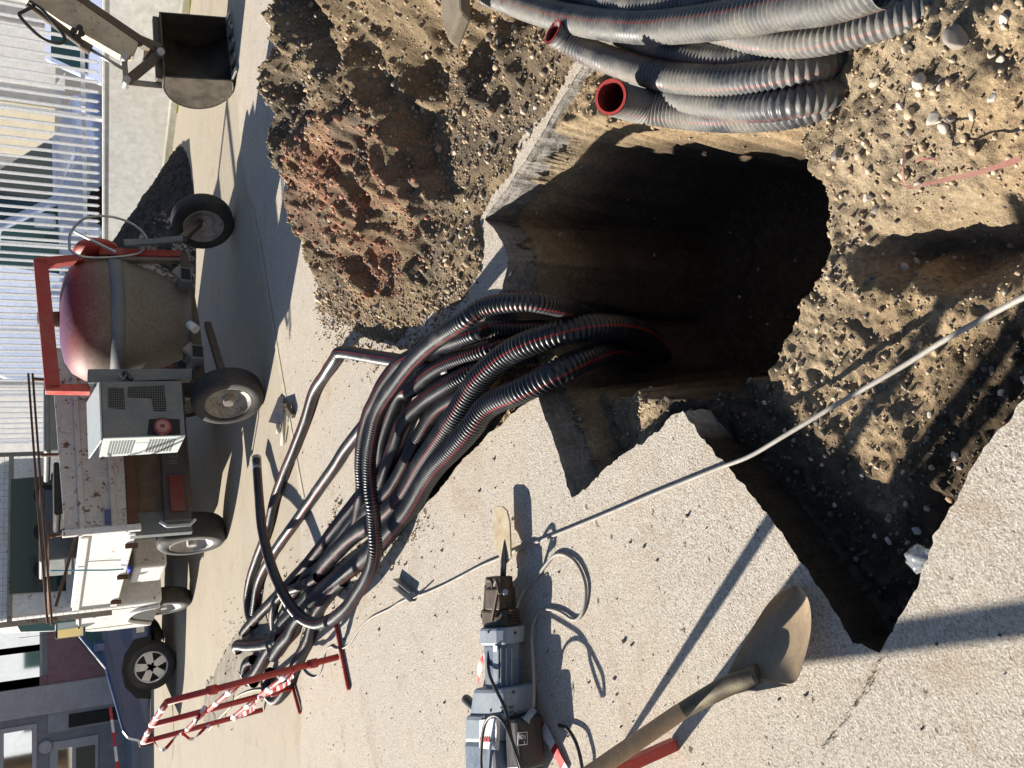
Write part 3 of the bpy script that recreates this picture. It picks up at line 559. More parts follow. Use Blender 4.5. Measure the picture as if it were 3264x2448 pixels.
hose('dusty conduit passing behind the open mouths and dipping into the soil', [z2(800, 180, .02), z2(1000, 250, .03), z2(1200, 292, .03), z2(1400, 308, .03), z3(180, 348, .0), z3(400, 325, -.04), z3(520, 300, -.1)], .078, D, .0165, 22, twist=.0)
hose('dusty conduit with a slit, its red stripe facing the pit', [z2(1150, 90, .05), z2(1350, 165, .05), z2(1520, 208, .05), z3(200, 262, .05), z3(400, 248, .04), z3(600, 205, .02), z3(800, 148, .0), z3(1000, 85, -.03), z3(1150, 30, -.06), z3(1300, -40, -.12)], .080, D, .0172, 24, twist=.62)
hose('dark dusty conduit behind the uppermost one at the frame edge', [z2(500, -60, .10), z2(700, -10, .10), z2(900, 20, .10), z2(1150, 20, .09), z2(1350, 25, .08), z3(150, 95, .05), z3(420, 95, .03), z3(700, 50, .0), z3(900, -10, -.04)], .095, D, .0172, 22, twist=.2)
# ---------------------------------------------------------------- cords
M_cord = paint('grey_cord', (.30, .28, .25), .6, amount=.4, scale=12); M_black = paint('black_rubber', (.018, .018, .02), .45, amount=.15, scale=9); M_cream = paint('cream_cord', (.50, .47, .38), .6, amount=.3, scale=12)
def cord(pts, r, step=.012, seg=8):
    C, s = catmull(pts, step); return MB().tube([Vector(c) for c in C], r, seg)
D0 = lambda x, y, z=.007: G(x, y, z)
cb = cord([D0(2330, 590, .16), D0(2212, 642, .11), D0(2130, 685, .08), D0(2040, 735, .05), D0(1960, 785, .03), D0(1880, 832, .02), D0(1800, 878, .012), D0(1700, 938, .01), D0(1620, 985, .01), D0(1555, 1010), D0(1480, 1040), D0(1400, 1072), D0(1330, 1102), D0(1250, 1135), D0(1180, 1163), D0(1120, 1186),
           D0(1080, 1205), D0(1040, 1222), D0(1000, 1243), D0(955, 1266), D0(915, 1283), D0(890, 1290)] + [z5(*p, .006) for p in ((950, 1030), (900, 1062), (800, 1112), (740, 1170), (700, 1230), (665, 1265), (620, 1275), (590, 1262), (560, 1290), (550, 1340), (530, 1400), (500, 1425), (455, 1400), (430, 1340), (424, 1250), (440, 1170), (470, 1100))], .0065)
tag(cb.build('power_cable', M_cord), 'long grey power cable running from the soil bank across the pavement to the barrier', 'cable')
tag(cord([c5(*p, .006) for p in ((450, 1285), (330, 1290), (200, 1330), (110, 1390), (40, 1500), (-60, 1600), (-200, 1760))], .006, .03).build('cream_cable', M_cream), 'thin pale cable continuing past the far legs of the barrier', 'cable')
tag(cord([z5(1060, 985, .05), z5(1040, 1000, .03), z5(1015, 1010, .012)], .004).build('wire_stub', M_cord), 'short wire stub beside the steel channel offcut', 'wire')
ang = thing('steel_channel', 'short grey steel channel offcut lying beside the power cable', 'steel offcut', G(882, 1262))
M_galv = paint('worn_steel', (.36, .37, .38), .45, metal=.7, amount=.4, scale=15)
a0, a1 = z5(930, 925, .02), z5(1020, 1000, .02); ax = (a1 - a0).normalized(); nn = ax.cross(Vector((0, 0, 1)))
MB().bar(a0 - Vector((0, 0, .017)), a1 - Vector((0, 0, .017)), .045, .004).build('web', M_galv, ang)
for s_ in (-1, 1): MB().bar(a0 + nn * .0225 * s_, a1 + nn * .0225 * s_, .004, .036).build('flange', M_galv, ang)
# ---------------------------------------------------------------- demolition hammer
B0 = lambda x, y, z=0: G(881 + .3872 * x, 1016.5 + .3872 * y, z)
hm = thing('demolition_hammer', 'grey electric demolition hammer with a flat spade chisel lying on the pavement', 'demolition hammer', B0(510, 1200))
M_chis = paint('worn_blade', (.52, .46, .32), .5, dirt=(.33, .17, .06), amount=.9, scale=14, grit=.3); M_iron = paint('dark_iron', (.075, .058, .045), .6, metal=.5, dirt=(.2, .13, .08), amount=.5, scale=18, grit=.5)
M_bg = paint('blue_grey_housing', (.11, .155, .215), .42, dirt=(.33, .30, .26), amount=.55, scale=12, grit=.2); M_lg = paint('grey_housing', (.22, .27, .325), .5, dirt=(.36, .35, .32), amount=.5, scale=10, grit=.2)
M_white = paint('white_label', (.72, .72, .70), .5, amount=.25, scale=20); M_steel = paint('bright_steel', (.35, .36, .38), .3, metal=.9, amount=.3, scale=20)
ze = .085
# chisel: flat blade tapering from the shank
bz = .062; b = MB(); pts = [B0(475, 205, bz), B0(490, 197, bz), B0(527, 200, bz), B0(552, 225, bz), B0(567, 290, bz), B0(573, 480, bz), B0(551, 515, bz), B0(528, 530, bz), B0(500, 460, bz), B0(480, 430, bz)]
blade = b.prism(pts, (0, 0, -.007)).build('chisel_blade', M_chis, hm, bevel=.0018)
MB().lathe([(.001, 0), (.013, .55), (.0125, .62), (.0125, 1)], B0(538, 385, bz + .002), B0(531, 610, ze - .01) - B0(538, 385, bz + .002), 8).build('chisel_shank', paint('shank', (.17, .17, .18), .4, metal=.8, amount=.3, scale=20), hm)
from mathutils.bvhtree import BVHTree
HV = []; EYE = Vector((0, 0, CAMH))
def hit(x, y, lift=.002):
    d = (B0(x, y, 0) - EYE).normalized(); best = None
    for t in TREES:
        l, n, i, q = t.ray_cast(EYE, d)
        if l is not None and (best is None or q < best[1]): best = (l, q, n)
    if best is None: return B0(x, y, .1), UP_
    n = best[2] if best[2].dot(d) < 0 else -best[2]; return best[0] + n * lift - d * lift, n
UP_ = Vector((0, 0, 1))
def decal(c4, m, name, k=6, lift=.0025):
    vs = []
    for i in range(k + 1):
        for j in range(k + 1):
            u, v = i / k, j / k; x = (c4[0][0] * (1 - u) + c4[1][0] * u) * (1 - v) + (c4[3][0] * (1 - u) + c4[2][0] * u) * v; y = (c4[0][1] * (1 - u) + c4[1][1] * u) * (1 - v) + (c4[3][1] * (1 - u) + c4[2][1] * u) * v
            vs.append(hit(x, y, lift)[0])
    return mesh_np(name, [v[:] for v in vs], [(i * (k + 1) + j, i * (k + 1) + j + 1, (i + 1) * (k + 1) + j + 1, (i + 1) * (k + 1) + j) for i in range(k) for j in range(k)], m, hm)
def seg_box(y0, x0a, x0b, y1, x1a, x1b, zt, zb, m, name, bev=.008, sides=10, sq=.5):
    """tapered rounded housing between two cross-sections at photo rows y0,y1"""
    vs = []
    for yy, xa, xb in ((y0, x0a, x0b), (y1, x1a, x1b)):
        pa, pb = B0(xa, yy, (zt + zb) / 2), B0(xb, yy, (zt + zb) / 2); c = (pa + pb) / 2; h = (pb - pa) / 2; u = Vector((0, 0, (zt - zb) / 2))
        h = h * .80; hz = u * .92; u = hz
        for k in range(sides):
            a = 2 * math.pi * (k + .5) / sides; ca, sa = math.cos(a), math.sin(a); q = (abs(ca) ** 4 + abs(sa) ** 4) ** (-.25 * sq * 2 if sq else 0); q = min(q, 1.35)
            vs.append(c + h * ca * q + u * sa * q)
    f = [(k, (k + 1) % sides, sides + (k + 1) % sides, sides + k) for k in range(sides)] + [tuple(range(sides))[::-1], tuple(range(sides, 2 * sides))]
    HV.append((vs, f)); return MB().add(vs, f, False).build(name, m, hm, bevel=bev)
seg_box(590, 447, 568, 660, 455, 572, .12, .045, M_iron, 'tool_holder', .008, 12, .6)
seg_box(650, 462, 572, 775, 455, 580, .13, .035, M_iron, 'tool_holder', .008, 12, .6)
seg_box(770, 425, 600, 870, 437, 622, .135, .02, M_iron, 'nose_flange', .01, 14, .4)
seg_box(868, 435, 625, 965, 442, 622, .16, .01, M_lg, 'collar', .01, 16, .4)
seg_box(960, 458, 613, 1215, 470, 606, .15, .02, M_bg, 'barrel', .01, 10, .5)
seg_box(1200, 425, 650, 1360, 395, 668, .17, .0, M_lg, 'gear_housing', .016, 12, .8)
seg_box(1345, 390, 640, 1500, 385, 610, .185, .0, M_lg, 'motor_housing', .018, 12, .9)
seg_box(1490, 383, 608, 1800, 395, 640, .185, .0, M_bg, 'motor_housing', .018, 12, .9)
seg_box(1370, 598, 690, 1660, 610, 715, .15, .02, M_black, 'handle_housing', .014, 12, .9)
TREES = [BVHTree.FromPolygons([tuple(v) for v in vs_], f_) for vs_, f_ in HV]
for xx in (520, 548, 576): MB().bar(hit(xx, 990)[0], hit(xx, 1195)[0], .006, .007).build('cooling_rib', M_lg, hm)
decal([(478, 975), (506, 978), (506, 1170), (478, 1185)], M_lg, 'name_strip')
decal([(402, 1392), (515, 1378), (508, 1560), (400, 1548)], M_white, 'label_plate')
for i in range(4): MB().bar(hit(520 + (i % 2) * 45, 1322 + (i // 2) * 26)[0], hit(550 + (i % 2) * 40, 1316 + (i // 2) * 26)[0], .005, .004).build('vent_slot', M_black, hm)
for xx, yy in ((480, 1225), (590, 1235), (430, 1370), (600, 1360), (450, 900), (600, 905)): q_, n_ = hit(xx, yy); MB().cone(q_ - n_ * .003, q_ + n_ * .002, .006, .0055, 8).build('screw', M_iron, hm)
# swinging retainer arms and bolts of the nose
for dz, xo in ((.0, 0), (.035, 45)):
    rp = [B0(440 + xo, 640, .10 + dz), B0(450 + xo, 612, .11 + dz), B0(475 + xo * .6, 625, .115 + dz), B0(470 + xo, 690, .115 + dz)]
    MB().tube([Vector(c) for c in catmull(rp, .008)[0]], .008, 8).build('retainer_clip', M_iron, hm)
MB().bar(B0(438, 640, .11), B0(428, 790, .11), .014, .012).build('retainer_arm', M_iron, hm, bevel=.003)
MB().bar(B0(503, 660, .15), B0(470, 835, .14), .016, .012).build('retainer_arm', M_iron, hm, bevel=.003)
MB().cone(B0(432, 810, .03), B0(432, 810, .11), .022, .018, 16).build('side_boss', M_iron, hm, bevel=.003)
MB().cone(B0(545, 678, .12), B0(545, 678, .135), .012, .011, 12).build('bolt', M_steel, hm)
for i in range(5): MB().wheelring(B0(592, 775 + i * 17, .085), (0, -1, 0) if False else (B0(592, 800, .08) - B0(592, 775, .08)), [(.016, -.003), (.021, 0), (.016, .003), (.013, 0)], 14).build('spring_coil', M_iron, hm)
sh = MB().lathe([(.021, 0), (.022, .2), (.018, .7), (.02, 1)], B0(325, 1275, .075), B0(400, 1350, .09) - B0(325, 1275, .075), 14); sh.build('side_handle', M_black, hm)
MB().lathe([(.02, 0), (.013, .25), (.014, 1)], B0(655, 1395, .11), B0(705, 1330, .07) - B0(655, 1395, .11), 12).build('cord_guard', M_lg, hm)
cord([B0(*p) for p in ((695, 1340, .075), (702, 1280, .07), (703, 1180, .06), (698, 1060, .05), (692, 960, .04), (695, 880, .02), (706, 835, .01), (725, 795, .009), (765, 774, .009), (820, 778, .009), (870, 800, .009), (905, 825, .009), (940, 832, .009), (970, 800, .009), (990, 730, .009), (993, 650, .009), (975, 580, .009), (940, 515, .009), (895, 478, .009), (850, 465, .009), (810, 480, .009), (775, 520, .009), (740, 565, .009), (712, 596, .009), (670, 640, .012), (630, 700, .03), (605, 770, .05))], .0065).build('power_cord', M_cord, hm)
cord([B0(*p) for p in ((452, 1010, .14), (448, 1080, .15), (460, 1150, .17), (498, 1235, .185), (535, 1310, .195), (560, 1390, .2), (575, 1480, .2), (600, 1580, .2), (630, 1680, .2))], .0065).build('power_cord', M_black, hm)
cord([B0(*p) for p in ((412, 1700, .2), (408, 1600, .205), (415, 1490, .21), (432, 1410, .21), (465, 1370, .21), (505, 1372, .21), (545, 1420, .21), (575, 1490, .21), (610, 1590, .21), (640, 1680, .2))], .0065).build('power_cord', M_black, hm)
cord([B0(*p) for p in ((845, 1420, .01), (890, 1440, .02), (930, 1500, .03), (955, 1570, .03), (972, 1660, .03), (980, 1750, .02))], .007).build('power_cord', M_black, hm)
def text(s, size, loc, xdir, ydir, mat, name='lettering', parent=None, th=.0008, bold=0):
    cu = bpy.data.curves.new('txt', 'FONT'); cu.body = s; cu.size = size; cu.extrude = th; cu.offset = bold; to = bpy.data.objects.new('txt', cu); COL.objects.link(to)
    dg = bpy.context.evaluated_depsgraph_get(); me = bpy.data.meshes.new_from_object(to.evaluated_get(dg)); V = np.array([v.co[:] for v in me.vertices]); Fs = [tuple(p.vertices) for p in me.polygons]
    bpy.data.objects.remove(to); x = Vector(xdir).normalized(); y = Vector(ydir); y = (y - x * y.dot(x)).normalized(); z = x.cross(y); A = np.array([x[:], y[:], z[:]])
    return mesh_np(name, V @ A + np.array(loc), Fs, mat, parent)
M_redp = paint('red_print', (.55, .02, .02), .5, amount=.1); M_blkp = paint('black_print', (.03, .03, .03), .5, amount=.1); M_whp = paint('white_print', (.75, .75, .75), .5, amount=.1)
def on_text(s, size, x, y, m, name, bold=0):
    c, n = hit(x, y, .004); dx = hit(x - 12, y, .004)[0] - c; dx = (dx - n * dx.dot(n)).normalized(); return text(s, size, c, dx, n.cross(dx), m, name, hm, bold=bold)
on_text('BOSCH', .024, 460, 1487, M_redp, 'brand_lettering', .0008)
lc_, ln_ = hit(482, 1503, .0035); MB().wheelring(lc_, ln_, [(.010, 0), (.012, 0), (.012, .001), (.010, .001)], 24).build('logo_ring', M_blkp, hm)
lt = ln_.orthogonal().normalized(); lb = ln_.cross(lt); MB().bar(lc_ + lt * .0035 - lb * .007, lc_ + lt * .0035 + lb * .007, .002, .001, up=ln_).bar(lc_ - lt * .0035 - lb * .007, lc_ - lt * .0035 + lb * .007, .002, .001, up=ln_).bar(lc_ - lt * .0035, lc_ + lt * .0035, .002, .001, up=ln_).build('logo_anchor', M_blkp, hm)
MB().bar(hit(405, 1500, .003)[0], hit(492, 1548, .003)[0], .004, .001).build('label_line', M_blkp, hm)
sx_ = [hit(*p, .003)[0] for p in ((614, 1462), (664, 1458), (664, 1526), (616, 1532))]
for i in range(4): MB().bar(sx_[i], sx_[(i + 1) % 4], .003, .001).build('label_frame', M_whp, hm)
on_text('105', .024, 660, 1472, M_whp, 'noise_rating'); on_text('L', .016, 652, 1508, M_whp, 'noise_rating'); on_text('dB', .009, 626, 1478, M_whp, 'noise_rating')
# barrier tape scraps
M_tr = paint('red_tape', (.55, .015, .02), .4, amount=.1, scale=10); M_tw = paint('white_tape', (.75, .74, .74), .4, amount=.15, scale=10)
def tape(label, pts, wid, cuts, name='barrier_tape', group=None, tilt=(0, 0, 1), first=0):
    C, s = catmull(pts, .008); n = len(C); t = np.gradient(C, axis=0); t /= np.linalg.norm(t, axis=1)[:, None] + 1e-9; side = np.cross(t, np.array(tilt) + np.stack([np.sin(s * 23), np.cos(s * 17), s * 0], -1) * .35); side /= np.linalg.norm(side, axis=1)[:, None] + 1e-9
    V = np.concatenate([C - side * wid / 2, C + side * wid / 2]); V = np.concatenate([V, V + np.array([0, 0, .0006])])
    F = []; mi = []
    for i in range(n - 1):
        k = (first + int(s[i] / cuts)) % 2
        for o_ in (0, 2 * n): F.append((o_ + i, o_ + i + 1, o_ + n + i + 1, o_ + n + i)); mi.append(k)
    o = mesh_np(name, V, F, [M_tr, M_tw]); o.data.polygons.foreach_set('material_index', np.array(mi, np.int32)); tag(o, label, 'barrier tape', group); return o
tape('red and white plastic tape scrap on the far side of the demolition hammer', [B0(452, 1008, .10), B0(430, 1030, .09), B0(408, 1075, .07), B0(396, 1130, .05), B0(392, 1190, .03), B0(385, 1265, .02)], .022, .09, first=1)
tape('crumpled red and white tape lying under the hammer handle towards the shovel', [B0(680, 1385, .02), B0(715, 1410, .015), B0(765, 1460, .015), B0(800, 1520, .015), B0(835, 1590, .012), B0(880, 1680, .01)], .05, .085)
tape('sliver of red tape sticking out beside the hammer label', [B0(355, 1375, .03), B0(365, 1440, .02), B0(378, 1500, .01), B0(385, 1560, .01)], .016, .5)
# ---------------------------------------------------------------- shovel
sv = thing('shovel', 'worn round point shovel with a wooden handle lying beside the trench tip', 'shovel', G(1650, 1400))
M_spade = paint('shovel_steel', (.35, .255, .165), .45, metal=.15, dirt=(.40, .31, .20), amount=.8, scale=9, grit=.25); M_wood = paint('worn_wood', (.43, .30, .185), .65, dirt=(.17, .12, .08), amount=.6, scale=12, grit=.4)
M_sock = paint('shovel_socket', (.12, .095, .065), .5, metal=.4, dirt=(.24, .21, .11), amount=.8, scale=22, grit=.4)
S = lambda x, y, z=0: G(1534.2 + .40868 * x, 981.2 + .40868 * y, z)       # 2264+.603x -> /1.4756
# outline in photo crop coordinates: left edge and right edge stations from tip to shoulder
st = [((440, 692), (470, 698), .012), ((375, 715), (515, 745), .012), ((300, 790), (535, 820), .013), ((250, 870), (538, 905), .018), ((205, 945), (527, 985), .026), ((160, 1020), (508, 1060), .036), ((125, 1090), (488, 1120), .048), ((92, 1150), (462, 1205), .062), ((84, 1162), (420, 1218), .068)]
vs = []; nk = 13
for (ax_, ay), (bx, by), z in st:
    for k in range(nk):
        t = k / (nk - 1); e = abs(2 * t - 1) ** 2.2 * .042; vs.append(S(ax_ + (bx - ax_) * t, ay + (by - ay) * t, z + e + .0))
o = mesh_np('blade', [v[:] for v in vs], [(i * nk + k, i * nk + k + 1, (i + 1) * nk + k + 1, (i + 1) * nk + k) for i in range(len(st) - 1) for k in range(nk - 1)], M_spade, sv, True)
md = o.modifiers.new('solid', 'SOLIDIFY'); md.thickness = .0028; md.offset = 0; sd = o.modifiers.new('sub', 'SUBSURF'); sd.levels = 2; sd.render_levels = 2
c_, s_ = catmull([S(400, 800, .0155), S(385, 850, .017), S(345, 950, .027), S(300, 1060, .041), S(250, 1140, .06)], .01)
MB().tube([Vector(p) for p in c_], list(np.linspace(.0008, .0022, len(c_))), 6).build('ridge', paint('ridge_steel', (.42, .36, .24), .35, metal=.6, amount=.3), sv)
c_, s_ = catmull([S(262, 1165, .068), S(190, 1190, .085), S(110, 1215, .10), S(30, 1255, .115), S(-60, 1305, .128), S(-152, 1358, .14)], .012)
n = len(c_); rr = [.007 * (1 - i / n) + .0225 for i in range(n)]
MB().tube([Vector(p) for p in c_], rr, 16).build('socket', M_sock, sv)
MB().prism([S(84, 1162, .070), S(180, 1158, .075), S(330, 1200, .075), S(420, 1220, .070), S(250, 1252, .09), S(100, 1240, .10)], (0, 0, .003)).build('shoulder', M_spade, sv, bevel=.001)
h0 = S(-140, 1350, .138); h1 = G(1285, 1665, .42); h2 = h0 + (h1 - h0) * 1.9
MB().lathe([(.0215, 0), (.0235, .03), (.0235, .5), (.023, 1)], h0, h2 - h0, 20).build('handle', M_wood, sv)
# ---------------------------------------------------------------- trowel and hammer on the road
T0 = lambda x, y, z=0: G((850 + .1506 * x) / K, (1200 + .1506 * y) / K, z)
M_tb = paint('trowel_steel', (.07, .08, .12), .35, metal=.6, amount=.35, scale=18)
tr = thing('trowel', 'dark bladed mason trowel lying on the road right of the hammer', 'trowel', T0(220, 750))
MB().prism([T0(45, 965, .012), T0(185, 620, .010), T0(250, 445, .008), T0(290, 412, .008), T0(350, 420, .008), T0(385, 460, .008), T0(365, 700, .010), T0(330, 1030, .012)], (0, 0, .003)).build('blade', M_tb, tr)
MB().lathe([(.013, 0), (.018, .5), (.016, 1)], T0(240, 1000, .02), T0(240, 1200, .015) - T0(240, 1000, .02), 12).build('handle', M_cream, tr)
ham = thing('hammer', 'pale handled hammer lying against the trowel blade', 'hammer', T0(390, 1000))
MB().lathe([(.012, 0), (.015, .6), (.017, 1)], T0(390, 760, .035), T0(330, 1440, .02) - T0(390, 760, .035), 12).build('handle', M_cream, ham)
MB().prism([T0(270, 570, .035), T0(420, 560, .05), T0(440, 660, .05), T0(520, 800, .04), T0(515, 880, .03), T0(450, 890, .03), T0(370, 690, .05)], (0, 0, -.03)).build('head', paint('hammer_head', (.09, .075, .06), .45, metal=.6, amount=.4, scale=15), ham, bevel=.004)
# ---------------------------------------------------------------- scraps on the soil
M_strap = paint('faded_red_strap', (.36, .15, .12), .8, dirt=(.38, .28, .2), amount=.9, scale=20)
def strap(name, lab, pts, w0, w1):
    C, s = catmull(pts, .01); n = len(C); V = []
    t = np.gradient(C, axis=0); sd_ = np.stack([-t[:, 1], t[:, 0], t[:, 2] * 0], 1); sd_ /= np.linalg.norm(sd_, axis=1)[:, None]
    w = np.linspace(w0, w1, n)[:, None]; V = np.concatenate([C - sd_ * w, C + sd_ * w, C - sd_ * w - [0, 0, .002], C + sd_ * w - [0, 0, .002]])
    F = [(i, i + 1, n + i + 1, n + i) for i in range(n - 1)] + [(2 * n + i, 3 * n + i, 3 * n + i + 1, 2 * n + i + 1) for i in range(n - 1)]; return tag(mesh_np(name, V, F, M_strap), lab, 'strap')
strap('plastic_strap', 'frayed faded red plastic strap lying across the soil bank', [z3(1640, 968, .03), z3(1400, 1050, .02), z3(1180, 1100, .01), z3(1050, 1128, .01), z3(960, 1150, .01), z3(922, 1110, .02), z3(915, 1030, .03), z3(925, 960, .02), z3(920, 915, .0)], .006, .002)
strap('thin_strand', 'thin red strand curled beside the faded strap', [z3(980, 990, .01), z3(1060, 970, .02), z3(1120, 975, .01), z3(1130, 1020, .0)], .003, .002)
m, nt, b_ = nodes('clear_plastic'); b_.inputs['Base Color'].default_value = (.9, .93, .95, 1); b_.inputs['Transmission Weight'].default_value = .85; b_.inputs['Roughness'].default_value = .08; M_clear = m
V, Fc = ico(3); V = V * np.array([.030, .034, .024]); V *= 1 + .16 * np.sin(V[:, [1, 2, 0]] * 210) + .1 * np.sin(V[:, [2, 0, 1]] * 330)
pc = G(1990, 1208, -.03); o = mesh_np('plastic_scrap', V + np.array(pc[:]), Fc, M_clear, None, False); tag(o, 'crumpled clear plastic scrap glinting on the edge of the narrow trench', 'plastic scrap'); o.modifiers.new('solid', 'SOLIDIFY').thickness = .001
# weeds in the pavement joint
gb = MB()
for i in range(90):
    t = random.random(); p = G(1900 + random.uniform(-6, 6) - 120 * t ** 1.3, 1425 + 190 * t); a = random.uniform(0, 6.3); h = random.uniform(.004, .014)
    d_ = Vector((math.cos(a), math.sin(a), 0)) * h * .6; s1 = Vector((-math.sin(a), math.cos(a), 0)) * .0012
    gb.add([p - s1, p + s1, p + d_ + Vector((0, 0, h))], [(0, 1, 2)])
tag(gb.build('moss_tufts', paint('weed', (.14, .16, .06), .8, amount=.3)), 'tiny green moss tufts in the pavement joint beyond the trench tip', 'moss', kind='stuff')
# ---------------------------------------------------------------- shared paints for machines and buildings
M_red = paint('red_paint', (.36, .025, .02), .5, dirt=(.25, .18, .13), amount=.5, scale=7, rust=.3); M_redc = paint('red_clean', (.45, .045, .03), .45, dirt=(.4, .2, .15), amount=.4, scale=9)
M_gpaint = paint('grey_machine_paint', (.13, .15, .16), .55, dirt=(.26, .24, .21), amount=.7, scale=7, grit=.4); M_pale = paint('pale_machine_paint', (.50, .56, .56), .45, dirt=(.36, .34, .3), amount=.5, scale=8)
M_cem = paint('cement_crust', (.24, .21, .175), .9, dirt=(.33, .29, .24), amount=.8, scale=6, grit=.9); M_brown = paint('brown_steel', (.10, .075, .055), .7, dirt=(.2, .15, .1), amount=.7, scale=9, rust=.5, grit=.5)
M_tyre = paint('tyre', (.022, .022, .024), .75, dirt=(.15, .13, .11), amount=.45, scale=5, grit=.5); M_rim = paint('rim', (.42, .42, .42), .5, metal=.3, dirt=(.2, .15, .1), amount=.7, scale=12, rust=.4)
M_cav = paint('dark_cavity', (.012, .012, .013), .8, amount=.1); M_mesh = paint('grille_mesh', (.12, .13, .13), .5, metal=.5, amount=.3, scale=20)
m, nt, b_ = nodes('glass_dark'); b_.inputs['Base Color'].default_value = (.02, .048, .05, 1); b_.inputs['Roughness'].default_value = .06; b_.inputs['Specular IOR Level'].default_value = .35; M_glass = m
m, nt, b_ = nodes('window_mirror'); b_.inputs['Base Color'].default_value = (.55, .60, .66, 1); b_.inputs['Metallic'].default_value = 1; b_.inputs['Roughness'].default_value = .03; M_mirror = m
def wheel(parent, c, ax, R, w, hubm=None, seg=36, spokes=0):
    c = Vector(c); ax = Vector(ax).normalized(); k = .62 * R
    wt = MB().wheelring(c, ax, [(R * .66, -w / 2), (R * .9, -w / 2), (R * .985, -w * .38), (R, -w * .2), (R, w * .2), (R * .985, w * .38), (R * .9, w / 2), (R * .66, w / 2), (R * .62, w * .3), (R * .62, -w * .3)], seg).build('wheel', M_tyre, parent)
    rm = MB().wheelring(c, ax, [(R * .665, -w * .46), (R * .62, -w * .5), (R * .58, -w * .2), (R * .58, w * .2), (R * .62, w * .5), (R * .665, w * .46)], seg)
    if spokes:
        x = ax.orthogonal().normalized(); y = ax.cross(x)
        for s_ in (-1, 1):
            for i in range(spokes):
                a = 2 * math.pi * i / spokes + .3; d = x * math.cos(a) + y * math.sin(a); t = ax.cross(d)
                o_ = c + ax * w * .4 * s_; rm.prism([o_ - t * R * .10, o_ + d * R * .62 - t * R * .15, o_ + d * R * .62 + t * R * .15, o_ + t * R * .10], ax * .02 * s_)
                rm.cone(o_ + d * R * .13 + ax * .0, o_ + d * R * .13 + ax * .026 * s_, R * .035, R * .035, 8)
            rm.cone(c + ax * w * .3 * s_, c + ax * w * .42 * s_, R * .25, R * .22, 20)
    else:
        rm.lathe([(R * .6, .1), (R * .5, .25), (R * .28, .42), (R * .26, .6), (R * .28, .75), (R * .5, .8), (R * .6, .9)], c - ax * w / 2, ax * w, seg, cap=False)
        rm.cone(c - ax * w * .5, c + ax * w * .5, R * .14, R * .14, 14); rm.cone(c - ax * w * .1, c + ax * w * .1, R * .6, R * .6, seg)
    rm.build('rim', hubm or M_rim, wt, world=True if top(wt).name in MW else False)
    MB().cone(c - ax * w * .02, c + ax * w * .02, R * .585, R * .585, 24).build('brake_shadow_plate', M_cav, wt) if spokes else None
    return wt
# ---------------------------------------------------------------- cement mixer
mo = (-.12, 7.72); md_ = (.94, .34)
mx = thing('cement_mixer', 'old towable cement mixer with a worn red and grey drum and a grey engine box', 'cement mixer', (mo[0] + .8, mo[1] + .3, 0))
Mx = lambda x, y, b=0.0: PL(x, y, mo, md_, b)
mn = Vector((-.34, .94, 0)).normalized(); md3 = Vector((.94, .34, 0)).normalized()
dt, dbm = Mx(128, 690, .45), Mx(403, 697, .45); ax = dbm - dt
q = (Mx(245, 805, .45) - Mx(245, 558, .45)).length / 2
def drum_mat():
    m, nt, b = nodes('mixer_drum'); tc = nt.nodes.new('ShaderNodeTexCoord'); sp_ = nt.nodes.new('ShaderNodeSeparateXYZ'); nt.links.new(tc.outputs['Object'], sp_.inputs[0])
    co = tc.outputs['Object']; n1 = noise(nt, co, 5, 6, .7); n2 = noise(nt, co, 40, 4, .7)
    mr = N(nt, 'ShaderNodeMapRange'); mr.inputs[1].default_value = .5; mr.inputs[2].default_value = 1.55; nt.links.new(sp_.outputs[2], mr.inputs[0])
    ad = N(nt, 'ShaderNodeMath', operation='MULTIPLY_ADD', i_1=.10); nt.links.new(n1, ad.inputs[0]); nt.links.new(mr.outputs[0], ad.inputs[2])
    c = ramp(nt, ad.outputs[0], [(.0, (.18, .16, .13)), (.56, (.17, .15, .12)), (.66, (.14, .11, .08)), (.76, (.15, .09, .065)), (.86, (.19, .055, .04)), (.95, (.24, .03, .035)), (1.0, (.15, .06, .12))]).outputs[0]
    c = mixc(nt, ramp(nt, n1, [(.5, 0), (.72, .45)]).outputs[0], c, (.22, .19, .15)); c = mixc(nt, 1.0, c, ramp(nt, n2, [(.3, .7), (.7, 1.15)]).outputs[0], 'MULTIPLY')
    nt.links.new(c, b.inputs['Base Color']); b.inputs['Roughness'].default_value = .6; bump(nt, b, n2, .35, .004); return m
prof = [(.02, -.0), (q * .40, .005), (q * .66, .035), (q * .84, .09), (q * .96, .19), (q * 1.0, .30), (q * 1.0, .36), (q * 1.0, .47), (q * .95, .52), (q * .83, .72), (q * .66, .90), (q * .60, .985), (q * .615, 1.0), (q * .56, 1.0), (q * .56, .95)]
MB().lathe(prof, dt, ax, 56, cap=False).build('drum', drum_mat(), mx)
MB().lathe([(q * 1.0, .355), (q * 1.035, .36), (q * 1.04, .45), (q * 1.0, .46)], dt, ax, 56, cap=False).build('ring_gear', paint('ring_gear', (.115, .135, .16), .55, dirt=(.22, .2, .17), amount=.6, scale=8, grit=.4), mx)
MB().cone(dt + ax * .02, dt - ax * .16, .07, .06, 16).build('drum_hub', M_brown, mx)
